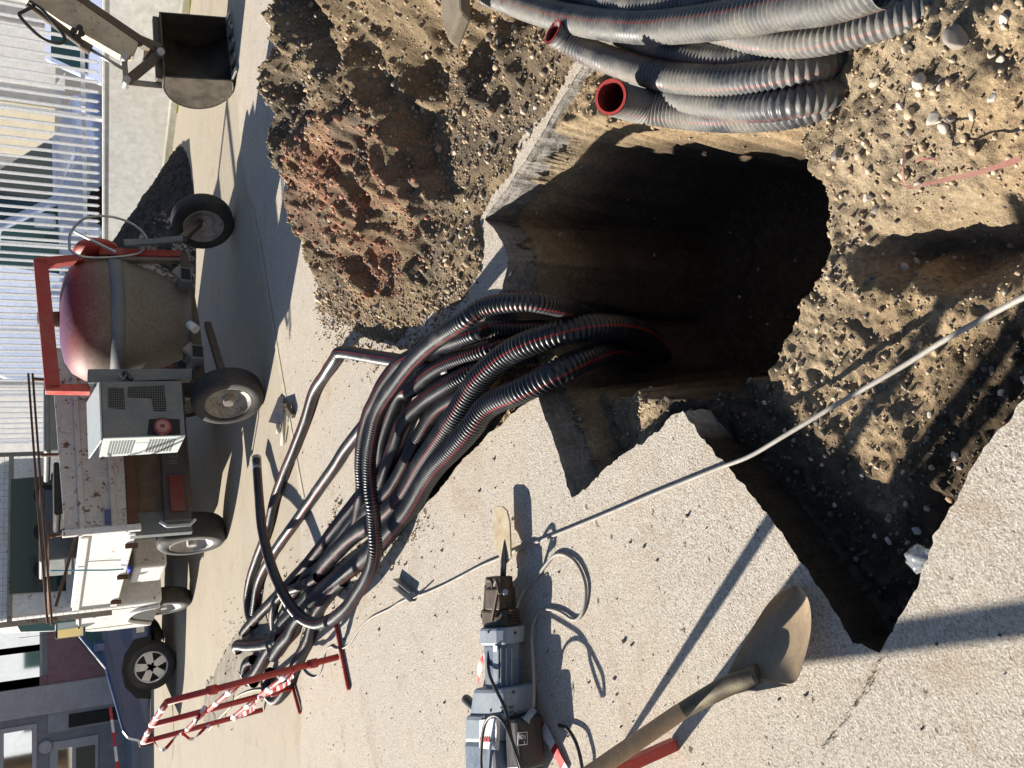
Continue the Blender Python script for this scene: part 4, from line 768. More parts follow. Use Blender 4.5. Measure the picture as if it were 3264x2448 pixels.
# tilting yoke
yk = MB().prism([Mx(72, 557, .05), Mx(103, 560, .05), Mx(131, 838, .05), Mx(98, 841, .05)], mn * .09)
yk.build('yoke', M_red, mx, bevel=.006)
MB().prism([Mx(75, 556, .05), Mx(182, 548, .05), Mx(182, 560, .05), Mx(103, 572, .05), Mx(75, 566, .05)], mn * .09).build('yoke_arm', M_red, mx, bevel=.004)
MB().prism([Mx(98, 830, .05), Mx(195, 828, .05), Mx(195, 846, .05), Mx(98, 844, .05)], mn * .1).build('yoke_arm', M_redc, mx, bevel=.004)
pv = MB().lathe([(.10, 0), (.17, .25), (.19, .6), (.17, 1), (.02, 1)], Mx(210, 556, .25), -md3 * -.10, 28, cap=True); pv.build('pivot_housing', M_red, mx)
MB().prism([Mx(215, 534, .1), Mx(215, 549, .1), Mx(390, 553, .1), Mx(390, 541, .1)], mn * .10).build('upright_post', M_red, mx, bevel=.004)
MB().prism([Mx(215, 551, .13), Mx(390, 556, .13), Mx(390, 562, .13), Mx(222, 560, .13)], mn * .08).build('upright_post', M_cem, mx, bevel=.003)
hw = [Mx(*p, .05) for p in ((150, 538), (152, 505), (175, 476), (207, 467), (245, 469), (283, 482), (309, 503), (318, 522), (309, 541), (290, 550), (240, 556), (190, 556), (165, 550))]
C, s = catmull(hw + [hw[0]], .03); MB().tube([Vector(p) for p in C[:-1]], .011, 8, closed=True).build('tilting_handwheel', M_steel, mx)
MB().bar(Mx(160, 500, .05), Mx(250, 545, .06), .03, .014).build('handwheel_spoke', M_pale, mx)
# right leg post and wheel
MB().prism([Mx(267, 516, .0), Mx(270, 530, .0), Mx(330, 526, .0), Mx(395, 520, .0), Mx(395, 508, .0), Mx(330, 515, .0)], mn * .04).build('support_post', M_gpaint, mx, bevel=.003)
rc = PL(430, 478, mo, md_, .55); wheel(mx, (rc.x, rc.y, .29), (.72, .69, 0), .29, .17)
MB().bar(Mx(395, 515, .1), Vector((rc.x, rc.y, .30)), .05, .06).build('stub_axle', M_brown, mx)
lc = Mx(492, 856, -.08); wheel(mx, (lc.x, lc.y, .295), (.74, .67, 0), .295, .17, paint('mixer_rim', (.34, .32, .28), .6, dirt=(.12, .09, .06), amount=.8, scale=10, rust=.5))
MB().prism([Mx(383, 545, .15), Mx(405, 545, .15), Mx(432, 700, .15), Mx(448, 850, .15), Mx(425, 860, .15), Mx(410, 700, .15)], mn * .08).build('chassis_beam', M_brown, mx, bevel=.006)
MB().bar(Mx(448, 700, .5), Vector((lc.x, lc.y, .30)) + md3 * .1, .06, .06).build('axle', M_brown, mx, bevel=.005)
for a, b in (((388, 575), (413, 608)), ((412, 742), (440, 775))):
    pts = [Mx(a[0], a[1], -.05), Mx(b[0], a[1] + 4, -.05), Mx(b[0] + 2, b[1], -.05), Mx(a[0] + 1, b[1] - 2, -.05)]
    MB().slab(pts, .30).build('fork_pocket', M_gpaint, mx, bevel=.004)
    c = sum(pts, Vector()) / 4; MB().slab([c + (p - c) * .78 - mn * .004 for p in pts], .003).build('pocket_opening', M_cav, mx)
    MB().slab([Mx(a[0] - 18, a[1] + 10, -.04), Mx(a[0] + 2, a[1] - 6, -.04), Mx(a[0] + 2, b[1] - 6, -.04)], .06).build('cement_splash', M_cem, mx, bevel=.008)
MB().prism([Mx(190, 797, -.03), Mx(190, 827, -.03), Mx(415, 818, -.03), Mx(415, 796, -.03)], mn * .10).build('engine_side_post', M_gpaint, mx, bevel=.005)
# engine box
fx = [Mx(218, 824, -.12), Mx(223, 946, -.12), Mx(400, 940, -.12), Mx(392, 823, -.12)]; bk = mn * .52
MB().prism(fx, bk).build('engine_box', M_gpaint, mx, bevel=.004)
l0, l1 = fx[1], fx[2]; dl = bk * .97 - md3 * .0
tp_ = [fx[0] + Vector((0, 0, .004)), fx[1] + Vector((0, 0, .004)) - md3 * .02, fx[1] + bk - md3 * .02 + Vector((0, 0, .07)), fx[0] + bk + Vector((0, 0, .07))]
MB().prism(tp_, (0, 0, .012)).build('engine_box_lid', M_pale, mx, bevel=.003)
fl = [fx[1] - md3 * .012 - mn * .02, fx[2] - md3 * .012 - mn * .02, fx[2] + bk * .9 - md3 * .012, fx[1] + bk - md3 * .012]
MB().prism(fl, md3 * .010).build('engine_box_door', M_pale, mx, bevel=.003)
def onface(P, u, v): return (P[0] * (1 - u) + P[3] * u) * (1 - v) + (P[1] * (1 - u) + P[2] * u) * v       # u across, v down
for u0, u1, v0, v1 in ((.15, .85, .10, .38), (.15, .85, .58, .88)):
    gm = MB()
    for i in range(14):
        u = u0 + (u1 - u0) * i / 13
        for j in range(9):
            v = v0 + (v1 - v0) * j / 8; c = onface(fl, u, v) - md3 * .001; w_ = (fl[3] - fl[0]) * (u1 - u0) / 13 * .28; h_ = (fl[1] - fl[0]) * (v1 - v0) / 8 * .36
            gm.add([c - w_ - h_, c + w_ - h_, c + w_ + h_, c - w_ + h_], [(0, 1, 2, 3)])
    gm.build('door_vents', M_cav, mx)
lp = [onface(fl, u, v) - md3 * .002 for u, v in ((.3, .40), (.8, .40), (.8, .56), (.3, .56))]; MB().prism(lp, md3 * -.001).build('worn_sticker', M_white, mx)
for pts in ([(234, 837), (234, 880), (270, 884), (268, 838)], [(276, 836), (276, 858), (327, 860), (332, 888), (360, 888), (355, 832)]):
    P_ = [Mx(x, y, -.122) for x, y in pts]; MB().slab(P_, .004).build('vent_opening', M_cav, mx)
    x0, x1 = min(p[0] for p in pts), max(p[0] for p in pts); y0, y1 = min(p[1] for p in pts), max(p[1] for p in pts); g = MB()
    def inside(x, y):
        c = False
        for i in range(len(pts)):
            a, b = pts[i], pts[i - 1]
            if (a[1] > y) != (b[1] > y) and x < (b[0] - a[0]) * (y - a[1]) / (b[1] - a[1]) + a[0]: c = not c
        return c
    x = x0 + 3
    while x < x1:
        ys = [y for y in np.arange(y0, y1, 1.0) if inside(x, y)]
        if ys: g.bar(Mx(x, min(ys), -.127), Mx(x, max(ys), -.127), .005, .003, up=mn)
        x += 5
    y = y0 + 3
    while y < y1:
        xs = [x for x in np.arange(x0, x1, 1.0) if inside(x, y)]
        if xs: g.bar(Mx(min(xs), y, -.129), Mx(max(xs), y, -.129), .005, .003, up=mn)
        y += 5
    g.build('wire_grille', M_mesh, mx)
ef = [Mx(322, 905, -.123), Mx(388, 905, -.123), Mx(390, 939, -.123), Mx(318, 940, -.123)]; MB().slab(ef, .004).build('engine_opening', M_cav, mx)
ec = Mx(350, 923, -.13); MB().lathe([(.07, 0), (.075, .5), (.05, 1)], ec, -mn * .035, 28).build('recoil_cover', paint('engine_red', (.16, .03, .03), .5, amount=.5), mx)
fb = MB(); fx0 = ec - mn * .037
for i in range(26):
    a = 2 * math.pi * i / 26; d = md3 * math.cos(a) + Vector((0, 0, 1)) * math.sin(a); fb.bar(fx0 + d * .02, fx0 + d * .055, .005, .003, up=mn)
fb.build('cooling_fins', paint('fin_pink', (.5, .25, .22), .5, amount=.3), mx)
MB().bar(Mx(268, 803, -.05), Mx(285, 822, -.10), .035, .03).build('latch', M_black, mx, bevel=.004)
cord([Mx(*p, -.08) for p in ((255, 806), (262, 815), (268, 818), (272, 808))], .006).build('latch_cable', M_cord, mx)
MB().cone(Mx(408, 700, -.02), Mx(424, 712, -.06), .035, .04, 14).build('grease_cap', M_white, mx)
for p, q_ in (((400, 640), (402, 780)), ((372, 560), (402, 640)), ((405, 800), (440, 845)), ((330, 556), (402, 590))): MB().bar(Mx(*p, .35), Mx(*q_, .35), .05, .05).build('frame_brace', M_brown, mx)
# ---------------------------------------------------------------- tipper truck
to_ = (-1.3, 8.6); tr_ = (.891, .454); tf = Vector((-.454, .891, 0)); trv = Vector((.891, .454, 0)); UP = Vector((0, 0, 1))
tk = thing('tipper_truck', 'small white tipper truck with a rusty grey tailboard and mesh headboard', 'truck', (to_[0] + .9 * tr_[0] + tf.x * 2, to_[1] + .9 * tr_[1] + tf.y * 2, 0))
T = lambda u, f, z: Vector((to_[0], to_[1], 0)) + trv * u + tf * f + UP * z
M_tw2 = paint('truck_white', (.70, .71, .71), .4, dirt=(.45, .40, .32), amount=.45, scale=3, rust=.05, grit=.1); M_tail = paint('tailboard', (.56, .55, .51), .5, dirt=(.40, .34, .26), amount=.6, scale=3, rust=.42, grit=.3)
M_rust = paint('rusty_steel', (.10, .045, .025), .85, dirt=(.16, .09, .05), amount=.8, scale=9, grit=.7)
W_ = 1.85
MB().prism([T(0, 0, .99), T(W_, 0, 1.01), T(W_, 0, 1.60), T(0, 0, 1.50)], tf * .04).build('tailboard', M_tail, tk, bevel=.006)
for z0, z1 in ((1.36, 1.345), (1.10, 1.085)): MB().bar(T(0, -.015, z0), T(W_, -.015, z0 + .05), .02, .05).build('tailboard_rib', M_tail, tk, bevel=.008)
MB().prism([T(0, -.01, .90), T(W_, -.01, .92), T(W_, -.01, 1.0), T(0, -.01, .99)], tf * .10).build('rear_sill', M_rust, tk, bevel=.006)
MB().bar(T(-.01, .0, .88), T(-.02, .0, 1.52), .05, .06).build('corner_post', M_tw2, tk, bevel=.005)
# drop side, in two boards, with posts, and bed
MB().prism([T(-.02, .06, .93), T(-.02, 2.75, .90), T(-.02, 2.75, 1.38), T(-.02, .06, 1.38)], trv * .04).build('drop_side', M_tw2, tk, bevel=.005)
for z in (1.34, .95): MB().bar(T(-.04, .08, z), T(-.04, 2.73, z - .01), .016, .07).build('side_rib', M_tw2, tk, bevel=.012)
MB().prism([T(W_ - .02, .06, .93), T(W_ - .02, 2.75, .93), T(W_ - .02, 2.75, 1.38), T(W_ - .02, .06, 1.38)], trv * .04).build('drop_side', M_tw2, tk, bevel=.005)
MB().box(T(W_ / 2, 1.4, .92), (W_, 2.75, .05), ax=Matrix((trv, tf, UP)).transposed()).build('bed', M_brown, tk)
for u in (-.04,):
    for f in (.35, 1.4, 2.4): MB().bar(T(u - .03, f, .88), T(u - .03, f, .99), .04, .03).build('side_latch', M_rust, tk)
# crates and boxes inside the bed
for u0, f0, sx, sy, h, mm in ((.35, .5, .5, .5, .60, M_cav), (.15, 1.3, .75, .6, .72, M_gpaint), (1.0, .5, .75, .8, .68, M_gpaint)):
    bx_ = MB().box(T(u0 + sx / 2, f0 + sy / 2, .95 + h / 2), (sx, sy, h), ax=Matrix((trv, tf, UP)).transposed()).box(T(u0 + sx / 2, f0 + sy / 2, .95 + h), (sx + .04, sy + .04, .05), ax=Matrix((trv, tf, UP)).transposed()).build('tool_box', mm, None, bevel=.02)
    tag(bx_, {.35: 'black ribbed plastic crate standing behind the tailboard', .15: 'grey tool chest on the left of the truck bed', 1.0: 'grey tool chest on the right of the truck bed'}[u0], 'tool chest')
# ladder rack rails and frame over the bed
for u in (-.05, -.0): MB().tube([T(u, -.25, 1.62), T(u + .02, 1.2, 1.62), T(u, 2.7, 1.60)], .009, 8).build('rack_rail', M_rust, tk)
for k_ in range(2): MB().tube([T(-.75 + .02 * k_, .25, 1.60 + .035 * k_), T(.4, .05, 1.68 + .035 * k_), T(1.55, -.04, 1.75 + .035 * k_)], .010, 8).build('rack_rail', M_rust, tk)
for u, f in ((-.6, .22), (.0, .1), (.75, .03), (1.5, -.02)): MB().bar(T(u, f, 1.62 + u * .08), T(max(0, u), .04, 1.40), .025, .025).build('rack_bracket', M_rust, tk)
# chassis, bumper, lamps
MB().box(T(W_ / 2, 2.4, .62), (.75, 4.4, .18), ax=Matrix((trv, tf, UP)).transposed()).build('chassis', M_brown, tk)
MB().box(T(W_ / 2, .12, .66), (1.5, .08, .50), ax=Matrix((trv, tf, UP)).transposed()).build('rear_crossmember', M_brown, tk)
MB().prism([T(.03, -.02, .44), T(1.75, -.02, .46), T(1.75, -.02, .66), T(.03, -.02, .68)], tf * .07).build('rear_bumper', paint('bumper', (.055, .05, .05), .6, dirt=(.12, .09, .07), amount=.7, scale=6), tk, bevel=.01)
lens = paint('lamp_lens', (.16, .02, .02), .35, dirt=(.14, .08, .06), amount=.8, scale=8)
for u in (.12, 1.3): MB().box(T(u + .17, -.035, .56), (.36, .03, .13), ax=Matrix((trv, tf, UP)).transposed()).build('tail_lamp', lens, tk, bevel=.01)
MB().tube([T(.02, -.03, .72), T(-.03, -.03, .66), T(-.03, -.03, .46), T(.02, -.03, .41)], .016, 8).build('lamp_guard', M_pale, tk)
text('RENAULT', .11, T(.58, -.024, .53), trv, UP, paint('faint_lettering', (.16, .15, .15), .6, amount=.6), 'brand_lettering', tk)
MB().prism([T(-.05, .12, .42), T(-.05, .12, .96), T(-.05, .20, .96), T(-.05, .20, .42)], trv * .45).build('mud_flap', M_gpaint, tk)
blp = MB().box(T(.10, -.03, 1.155), (.14, .01, .05), ax=Matrix((trv, tf, UP)).transposed()).build('blue_sticker', paint('blue_sticker', (.03, .07, .25), .4, amount=.4), tk)
# cab
cf_ = 2.8; cw0, cw1 = -.02, 1.9
prof_c = [(0, .45), (0, 1.0), (.0, 1.95), (.12, 2.12), (.62, 2.15), (.74, 2.05), (1.0, 1.35), (1.20, 1.12), (1.26, .9), (1.26, .40), (.0, .40)]
MB().prism([T(cw0, cf_ + f, z) for f, z in prof_c], trv * (cw1 - cw0)).build('cab', M_tw2, tk, bevel=.05, segs=3)
rw_ = [T(.22, cf_ - .012, 1.42), T(1.65, cf_ - .012, 1.42), T(1.62, cf_ - .012, 1.98), T(.25, cf_ - .012, 1.98)]
MB().prism(rw_, tf * -.006).build('rear_window', M_glass, tk, bevel=.02)
for u in (.5, .95, 1.4): MB().lathe([(.10, 0), (.13, .3), (.13, .7), (.10, 1)], T(u, cf_ - .014, 1.62), tf * -.012, 20).build('headrest', M_cav, tk)
sw = [T(cw0 - .006, cf_ + .22, 1.32), T(cw0 - .006, cf_ + .92, 1.30), T(cw0 - .006, cf_ + .68, 1.88), T(cw0 - .006, cf_ + .25, 1.92)]
MB().prism(sw, trv * .004).build('side_window', M_glass, tk, bevel=.01)
MB().tube([T(cw0 - .005, cf_ + .18, 1.28), T(cw0 - .005, cf_ + .96, 1.26)], .014, 6).build('window_seal', M_black, tk)
MB().box(T(cw0 - .01, cf_ + .25, 1.12), (.03, .16, .05), ax=Matrix((trv, tf, UP)).transposed()).build('door_handle', M_black, tk, bevel=.008)
for f in (.14, 1.0): MB().bar(T(cw0 - .002, cf_ + f, .5), T(cw0 - .002, cf_ + f, 1.9), .004, .006).build('door_seam', M_cav, tk)
mc = PY(152, 1362, 11.85); MB().box(mc, (.17, .06, .33), .12).build('wing_mirror', M_black, tk, bevel=.025)
MB().box(mc + Vector((-.002, -.032, 0)), (.135, .006, .28), .12).build('mirror_glass', M_mirror, tk, bevel=.002)
for z in (-.08, .08): MB().bar(T(cw0 + .02, cf_ + .9, mc.z + z), mc + Vector((0, 0, z)), .02, .02).build('mirror_arm', M_black, tk)
MB().tube([Vector(p) for p in catmull([T(cw0 - .02, cf_ + .12, .42), T(cw0 - .02, cf_ + .2, .62), T(cw0 - .02, cf_ + .4, .72), T(cw0 - .02, cf_ + .7, .72), T(cw0 - .02, cf_ + .98, .45)], .06)[0]], .03, 8).build('arch_flare', M_tw2, tk)
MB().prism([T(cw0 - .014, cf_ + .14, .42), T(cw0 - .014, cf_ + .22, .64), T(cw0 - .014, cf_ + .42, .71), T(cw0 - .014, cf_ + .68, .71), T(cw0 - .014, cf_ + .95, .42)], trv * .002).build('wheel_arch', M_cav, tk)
# headboard mesh frame
hb = MB(); g0, g1 = -.08, 1.95
for u in (g0, g1): hb.bar(T(u, 2.82, .95), T(u, 2.82, 2.5), .05, .05)
for z in (1.98, 2.45): hb.bar(T(g0, 2.82, z), T(g1, 2.82, z), .05, .05)
hb.build('headboard_frame', paint('headboard', (.28, .26, .23), .6, dirt=(.2, .12, .07), amount=.6, rust=.3), tk)
hb = MB(); u = g0
while u < g1: hb.bar(T(u, 2.82, 1.0), T(u, 2.82, 2.45), .003, .003); u += .075
z = 1.0
while z < 2.45: hb.bar(T(g0, 2.824, z), T(g1, 2.824, z), .003, .003); z += .075
hb.build('headboard_mesh', M_gpaint, tk)
cord([T(-.05, 1.0, 1.60), T(-.07, 1.0, 1.35), T(-.08, 1.05, 1.1), T(-.07, 1.1, .95)], .008).build('blue_rope', paint('blue_rope', (.10, .35, .45), .6, amount=.3), tk)
MB().box(T(-.08, 1.1, .9), (.04, .14, .03), ax=Matrix((trv, tf, UP)).transposed()).build('blue_rag', paint('blue_rag', (.01, .03, .55), .7, amount=.2), tk, bevel=.008)
for u, f in ((.14, .78), (W_ - .14, .78)):
    wheel(tk, T(u, f, .335), trv, .335, .26)
wheel(tk, T(.12, cf_ + .56, .33), trv, .33, .2); wheel(tk, T(W_ - .1, cf_ + .56, .33), trv, .33, .2)
MB().box(T(.30, 2.1, .62), (.35, .6, .34), ax=Matrix((trv, tf, UP)).transposed()).build('side_tank', M_tw2, tk, bevel=.03)
# ---------------------------------------------------------------- boundary wall and fence
M_wall = paint('wall_render', (.80, .79, .74), .85, dirt=(.48, .42, .32), amount=.4, scale=1.2, grit=.3); M_wh = paint('white_metal', (.84, .85, .86), .35, dirt=(.6, .6, .6), amount=.2)
Wl = lambda x, y, b=0.0: PL(x, y, WO, WD, -b)
def wu(y, x=200): p = Wl(x, y); return (p.x - WO[0]) * WDV.x + (p.y - WO[1]) * WDV.y
ua, ub = -5.0, 12.0; za_ = Wl(222, 20).z; zs = (Wl(222, 540).z - za_) / (wu(540, 222) - wu(20, 222)); wz = lambda u: za_ + zs * (u - wu(20, 222))
tag(MB().prism([wp(ua, 0, -.3), wp(ub, 0, -.3), wp(ub, 0, wz(ub)), wp(ua, 0, wz(ua))], WNV * .2).prism([wp(ua, -.02, wz(ua) - .03), wp(ub, -.02, wz(ub) - .03), wp(ub, -.02, wz(ub) + .003), wp(ua, -.02, wz(ua) + .003)], WNV * .24).build('boundary_wall', M_wall, bevel=.006), 'low pale rendered wall carrying the white railing', 'wall')
fe = thing('railing', 'tall white steel railing with close vertical bars on the low wall', 'railing', tuple(wp(1, .1, 1)))
us = [wu(y) for y in (-160, 264, 547, 728, 862, 960)]; us = [us[1] - (us[2] - us[1])] + us[1:]
for u in us: MB().bar(wp(u, .1, wz(u)), wp(u, .1, 3.3), .06, .06, up=WDV).build('post', M_wh, fe, bevel=.006)
zr = Wl(170, 200).z - za_; zb = Wl(206, 200).z - za_
for z in (zr, 2.3): MB().bar(wp(us[0], .1, wz(us[0]) + z), wp(us[-1], .1, wz(us[-1]) + z), .035, .055).build('rail', M_wh, fe, bevel=.004)
for a, b in zip(us[:-1], us[1:]):
    nb = max(6, round((b - a) / .150))
    for i in range(1, nb):
        u = a + (b - a) * i / nb; z0 = wz(u) + zb; e = WDV * .019; f = WNV * .012; c = wp(u, .06, 0)
        Vb = [c + s1 * e + s2 * f + UP * z for z in (3.2, z0 + .03) for s1, s2 in ((-1, -1), (1, -1), (1, 1), (-1, 1))] + [c + UP * z0]
        MB().add(Vb, [(0, 1, 2, 3), (0, 4, 5, 1), (1, 5, 6, 2), (2, 6, 7, 3), (3, 7, 4, 0), (4, 8, 5), (5, 8, 6), (6, 8, 7), (7, 8, 4)]).build('bar', M_wh, fe)
# ---------------------------------------------------------------- parked vehicles
def bodyshape(name, lab, cat, loc, rz, prof, width, mat, group=None, tumble=.12, belt=.95):
    """car body from a side profile (x forward, z up) lofted across, sides leaning in above the belt line"""
    t = thing(name, lab, cat, loc, group, rz); n = len(prof); V = []; secs = (-1, -.93, -.5, 0, .5, .93, 1)
    for s_ in secs:
        for x, z in prof:
            lean = max(0, z - belt) * tumble / .6; y = s_ * (width / 2 - lean); pull = .03 if abs(s_) == 1 else 0
            cx = sum(p[0] for p in prof) / n; cz = .8; V.append((x + (cx - x) * pull, y, z + (cz - z) * pull))
    F = [(a * n + i, a * n + (i + 1) % n, (a + 1) * n + (i + 1) % n, (a + 1) * n + i) for a in range(len(secs) - 1) for i in range(n)] + [tuple(range(n))[::-1], tuple(range((len(secs) - 1) * n, len(secs) * n))]
    o = mesh_np('body', V, F, mat, t, False, world=False); b = o.modifiers.new('bevel', 'BEVEL'); b.width = .035; b.segments = 3; b.limit_method = 'ANGLE'; b.angle_limit = math.radians(25)
    bm = bmesh.new(); bm.from_mesh(o.data); bmesh.ops.recalc_face_normals(bm, faces=bm.faces); bm.to_mesh(o.data); bm.free(); return t
def side(t, pts, yy, m, name, th=.006, tumble=.12, belt=.95):
    for s_ in (-1, 1):
        P_ = [Vector((x, s_ * (yy - max(0, z - belt) * tumble / .6), z)) for x, z in pts]; MB().prism(P_, (0, s_ * th, 0)).build(name, m, t, world=False)
M_navy = paint('navy_paint', (.022, .048, .14), .25, dirt=(.02, .03, .06), amount=.3, spec=.4, coat=.4, grit=0); M_chrome = paint('lamp_glass', (.72, .75, .78), .12, amount=.1, coat=.5, grit=0); M_vw = paint('van_white', (.50, .58, .78), .3, dirt=(.5, .5, .5), amount=.2, coat=.4, grit=0)
M_silv = paint('alloy', (.55, .56, .58), .3, metal=.6, amount=.1); M_plast = paint('grey_bumper', (.05, .05, .055), .6, amount=.2)
wc = PY(341, 1438, 12.9); ce = thing
pr = [(1.0, .36), (1.02, .50), (.97, .62), (.86, .69), (.08, .88), (-.04, .91), (-.85, 1.46), (-1.0, 1.52), (-2.9, 1.52), (-3.1, 1.4), (-3.2, .95), (-3.2, .42), (-3.1, .33), (.9, .33)]
car = bodyshape('parked_car', 'dark blue off road car parked side-on behind the truck cab', 'car', (wc.x, 13.75, 0), math.pi, pr, 1.72, M_navy)
side(car, [(-.22, .95), (-.90, 1.41), (-1.25, 1.44), (-1.25, .94)], .855, M_glass, 'side_window'); side(car, [(-1.33, .94), (-1.33, 1.44), (-2.1, 1.44), (-2.1, .93)], .855, M_glass, 'side_window')
MB().prism([Vector((-.10, -.74, .965)), Vector((-.10, .74, .965)), Vector((-.82, .68, 1.45)), Vector((-.82, -.68, 1.45))], (.012, 0, .018)).build('windscreen', M_glass, car, world=False)
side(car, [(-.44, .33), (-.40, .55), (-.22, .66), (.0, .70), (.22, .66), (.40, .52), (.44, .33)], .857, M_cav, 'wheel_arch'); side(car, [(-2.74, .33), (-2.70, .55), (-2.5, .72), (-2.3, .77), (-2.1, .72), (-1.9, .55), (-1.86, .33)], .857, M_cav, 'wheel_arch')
side(car, [(-1.8, .42), (-1.8, .52), (-.5, .52), (-.5, .42)], .862, M_silv, 'side_moulding', .02)
side(car, [(.78, .48), (1.0, .50), (.95, .62), (.80, .66)], .80, M_chrome, 'headlight', .05); side(car, [(.95, .44), (1.08, .44), (1.08, .33), (.95, .31)], .80, M_plast, 'bumper', .06)
MB().box((1.04, 0, .38), (.16, 1.66, .20)).build('bumper', M_plast, car, bevel=.04, world=False); MB().box((1.01, 0, .56), (.04, .9, .11)).build('grille', M_plast, car, world=False)
for s_ in (-1, 1): MB().box((-.42, 1.0 * s_, .98), (.10, .16, .13)).build('wing_mirror', M_navy, car, bevel=.02, world=False)
def lw(t, x, y, R, w, sp=5):
    wt = MB().wheelring((x, y, R), (0, 1, 0), [(R * .66, -w / 2), (R * .92, -w / 2), (R, -w * .3), (R, w * .3), (R * .92, w / 2), (R * .66, w / 2), (R * .62, w * .3), (R * .62, -w * .3)], 40).build('wheel', M_tyre, t, world=False)
    s_ = 1 if y > 0 else -1; c = Vector((x, y + s_ * w * .36, R)); r_ = MB().wheelring(c, (0, 1, 0), [(R * .665, .0), (R * .665, s_ * .03), (R * .60, s_ * .035), (R * .58, 0)], 40)
    for i in range(sp):
        a = 2 * math.pi * i / sp + .4; d = Vector((math.cos(a), 0, math.sin(a))); q = Vector((-d.z, 0, d.x)); r_.prism([c - q * R * .12, c + d * R * .62 - q * R * .17, c + d * R * .62 + q * R * .17, c + q * R * .12], (0, s_ * .028, 0))
        r_.cone(c + d * R * .14 + Vector((0, s_ * .028, 0)), c + d * R * .14 + Vector((0, s_ * .034, 0)), R * .03, R * .03, 8)
    r_.build('rim', M_silv, wt, world=False); MB().cone(c - Vector((0, s_ * .02, 0)), c - Vector((0, s_ * .01, 0)), R * .62, R * .62, 28).build('brake_disc', M_cav, wt, world=False)
for x in (0, -2.3):
    for y in (-.77, .77): lw(car, x, y, .33, .2)
# white panel van and white family car parked beyond the railing
vu = wu(250) + 1.25; p0 = wp(vu, .75 + .925, 0); vrz = math.atan2(-WD[1], -WD[0])
prv = [(.05, .45), (.08, .75), (-.02, .98), (-.75, 1.18), (-1.45, 1.85), (-1.7, 1.98), (-4.6, 2.0), (-4.75, 1.8), (-4.8, .5), (-4.6, .35), (-.1, .35)]
van = bodyshape('panel_van', 'white panel van parked side-on beyond the railing', 'van', (p0.x, p0.y, -.05), vrz, prv, 1.85, M_vw, tumble=.10, belt=1.1)
side(van, [(-.85, 1.16), (-1.5, 1.78), (-2.15, 1.82), (-2.15, 1.12)], .925, M_glass, 'side_window', .006, .10, 1.1)
MB().prism([Vector((-.80, -.78, 1.2)), Vector((-.80, .78, 1.2)), Vector((-1.42, .68, 1.82)), Vector((-1.42, -.68, 1.82))], (.02, 0, .02)).build('windscreen', M_glass, van, world=False)
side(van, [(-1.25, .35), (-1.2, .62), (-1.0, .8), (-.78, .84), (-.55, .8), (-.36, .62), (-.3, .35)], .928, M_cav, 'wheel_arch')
side(van, [(-2.22, .5), (-2.22, 1.85), (-2.205, 1.85), (-2.205, .5)], .928, M_cav, 'door_seam', .003); side(van, [(-3.5, .5), (-3.5, 1.85), (-3.485, 1.85), (-3.485, .5)], .928, M_cav, 'door_seam', .003)
for x in (-2.05, -2.4, -3.3): side(van, [(x, 1.0), (x - .14, 1.0), (x - .14, 1.05), (x, 1.05)], .93, M_black, 'door_handle', .03)
side(van, [(-.06, .8), (-.1, 1.0), (-.35, 1.06), (-.3, .82)], .90, M_chrome, 'headlight', .03)
MB().box((-1.05, -1.05, 1.3), (.14, .22, .24)).build('wing_mirror', M_vw, van, bevel=.03, world=False)
for x in (-.78, -3.9):
    for y in (-.83, .83): lw(van, x, y, .32, .2)
van.scale = (1.1, 1, 1.27); p0 = Vector((5.15, 13.75, 0))
prm = [(.0, .35), (.04, .6), (-.03, .82), (-.75, 1.02), (-1.5, 1.52), (-1.8, 1.6), (-3.4, 1.58), (-3.9, 1.1), (-4.0, .4)]
mpv = bodyshape('parked_car', 'pale lavender white car facing the railing behind the excavator arm', 'car', tuple(p0), math.radians(-112), prm, 1.75, paint('lavender_white', (.48, .55, .80), .3, dirt=(.5, .5, .6), amount=.2, coat=.5, grit=0))
MB().prism([Vector((-.78, -.76, 1.03)), Vector((-.78, .76, 1.03)), Vector((-1.46, .64, 1.50)), Vector((-1.46, -.64, 1.50))], (.015, 0, .02)).build('windscreen', M_glass, mpv, world=False)
side(mpv, [(-1.05, 1.06), (-1.6, 1.48), (-3.2, 1.48), (-3.4, 1.06)], .865, M_glass, 'side_window')
for s_ in (-1, 1): MB().prism([Vector((.035, s_ * .50, .66)), Vector((.02, s_ * .82, .70)), Vector((-.12, s_ * .84, .86)), Vector((-.02, s_ * .52, .80))], (.03, 0, .02)).build('headlight', M_chrome, mpv, bevel=.01, world=False)
MB().box((.03, 0, .42), (.05, 1.2, .18)).box((.03, 0, .72), (.05, .8, .07)).build('grille', M_plast, mpv, world=False)
MB().box((.0, 0, .27), (.3, 1.6, .1)).build('under_bumper', M_plast, mpv, world=False)
for x in (-.7, -3.2):
    for y in (-.78, .78): lw(mpv, x, y, .31, .19)
# ---------------------------------------------------------------- mini excavator arm and bucket
ex = thing('excavator_arm', 'excavator arm with a worn toothed bucket resting on the road', 'excavator', G(500, 140))
EY = 9.0; E = lambda x, y, Y=EY: PY(x, y, Y)
M_cream2 = paint('cream_boom', (.55, .46, .33), .5, dirt=(.25, .2, .15), amount=.7, scale=7, rust=.2); M_bkt = paint('bucket_steel', (.055, .045, .035), .5, metal=.3, dirt=(.15, .12, .08), amount=.7, scale=6, grit=.6)
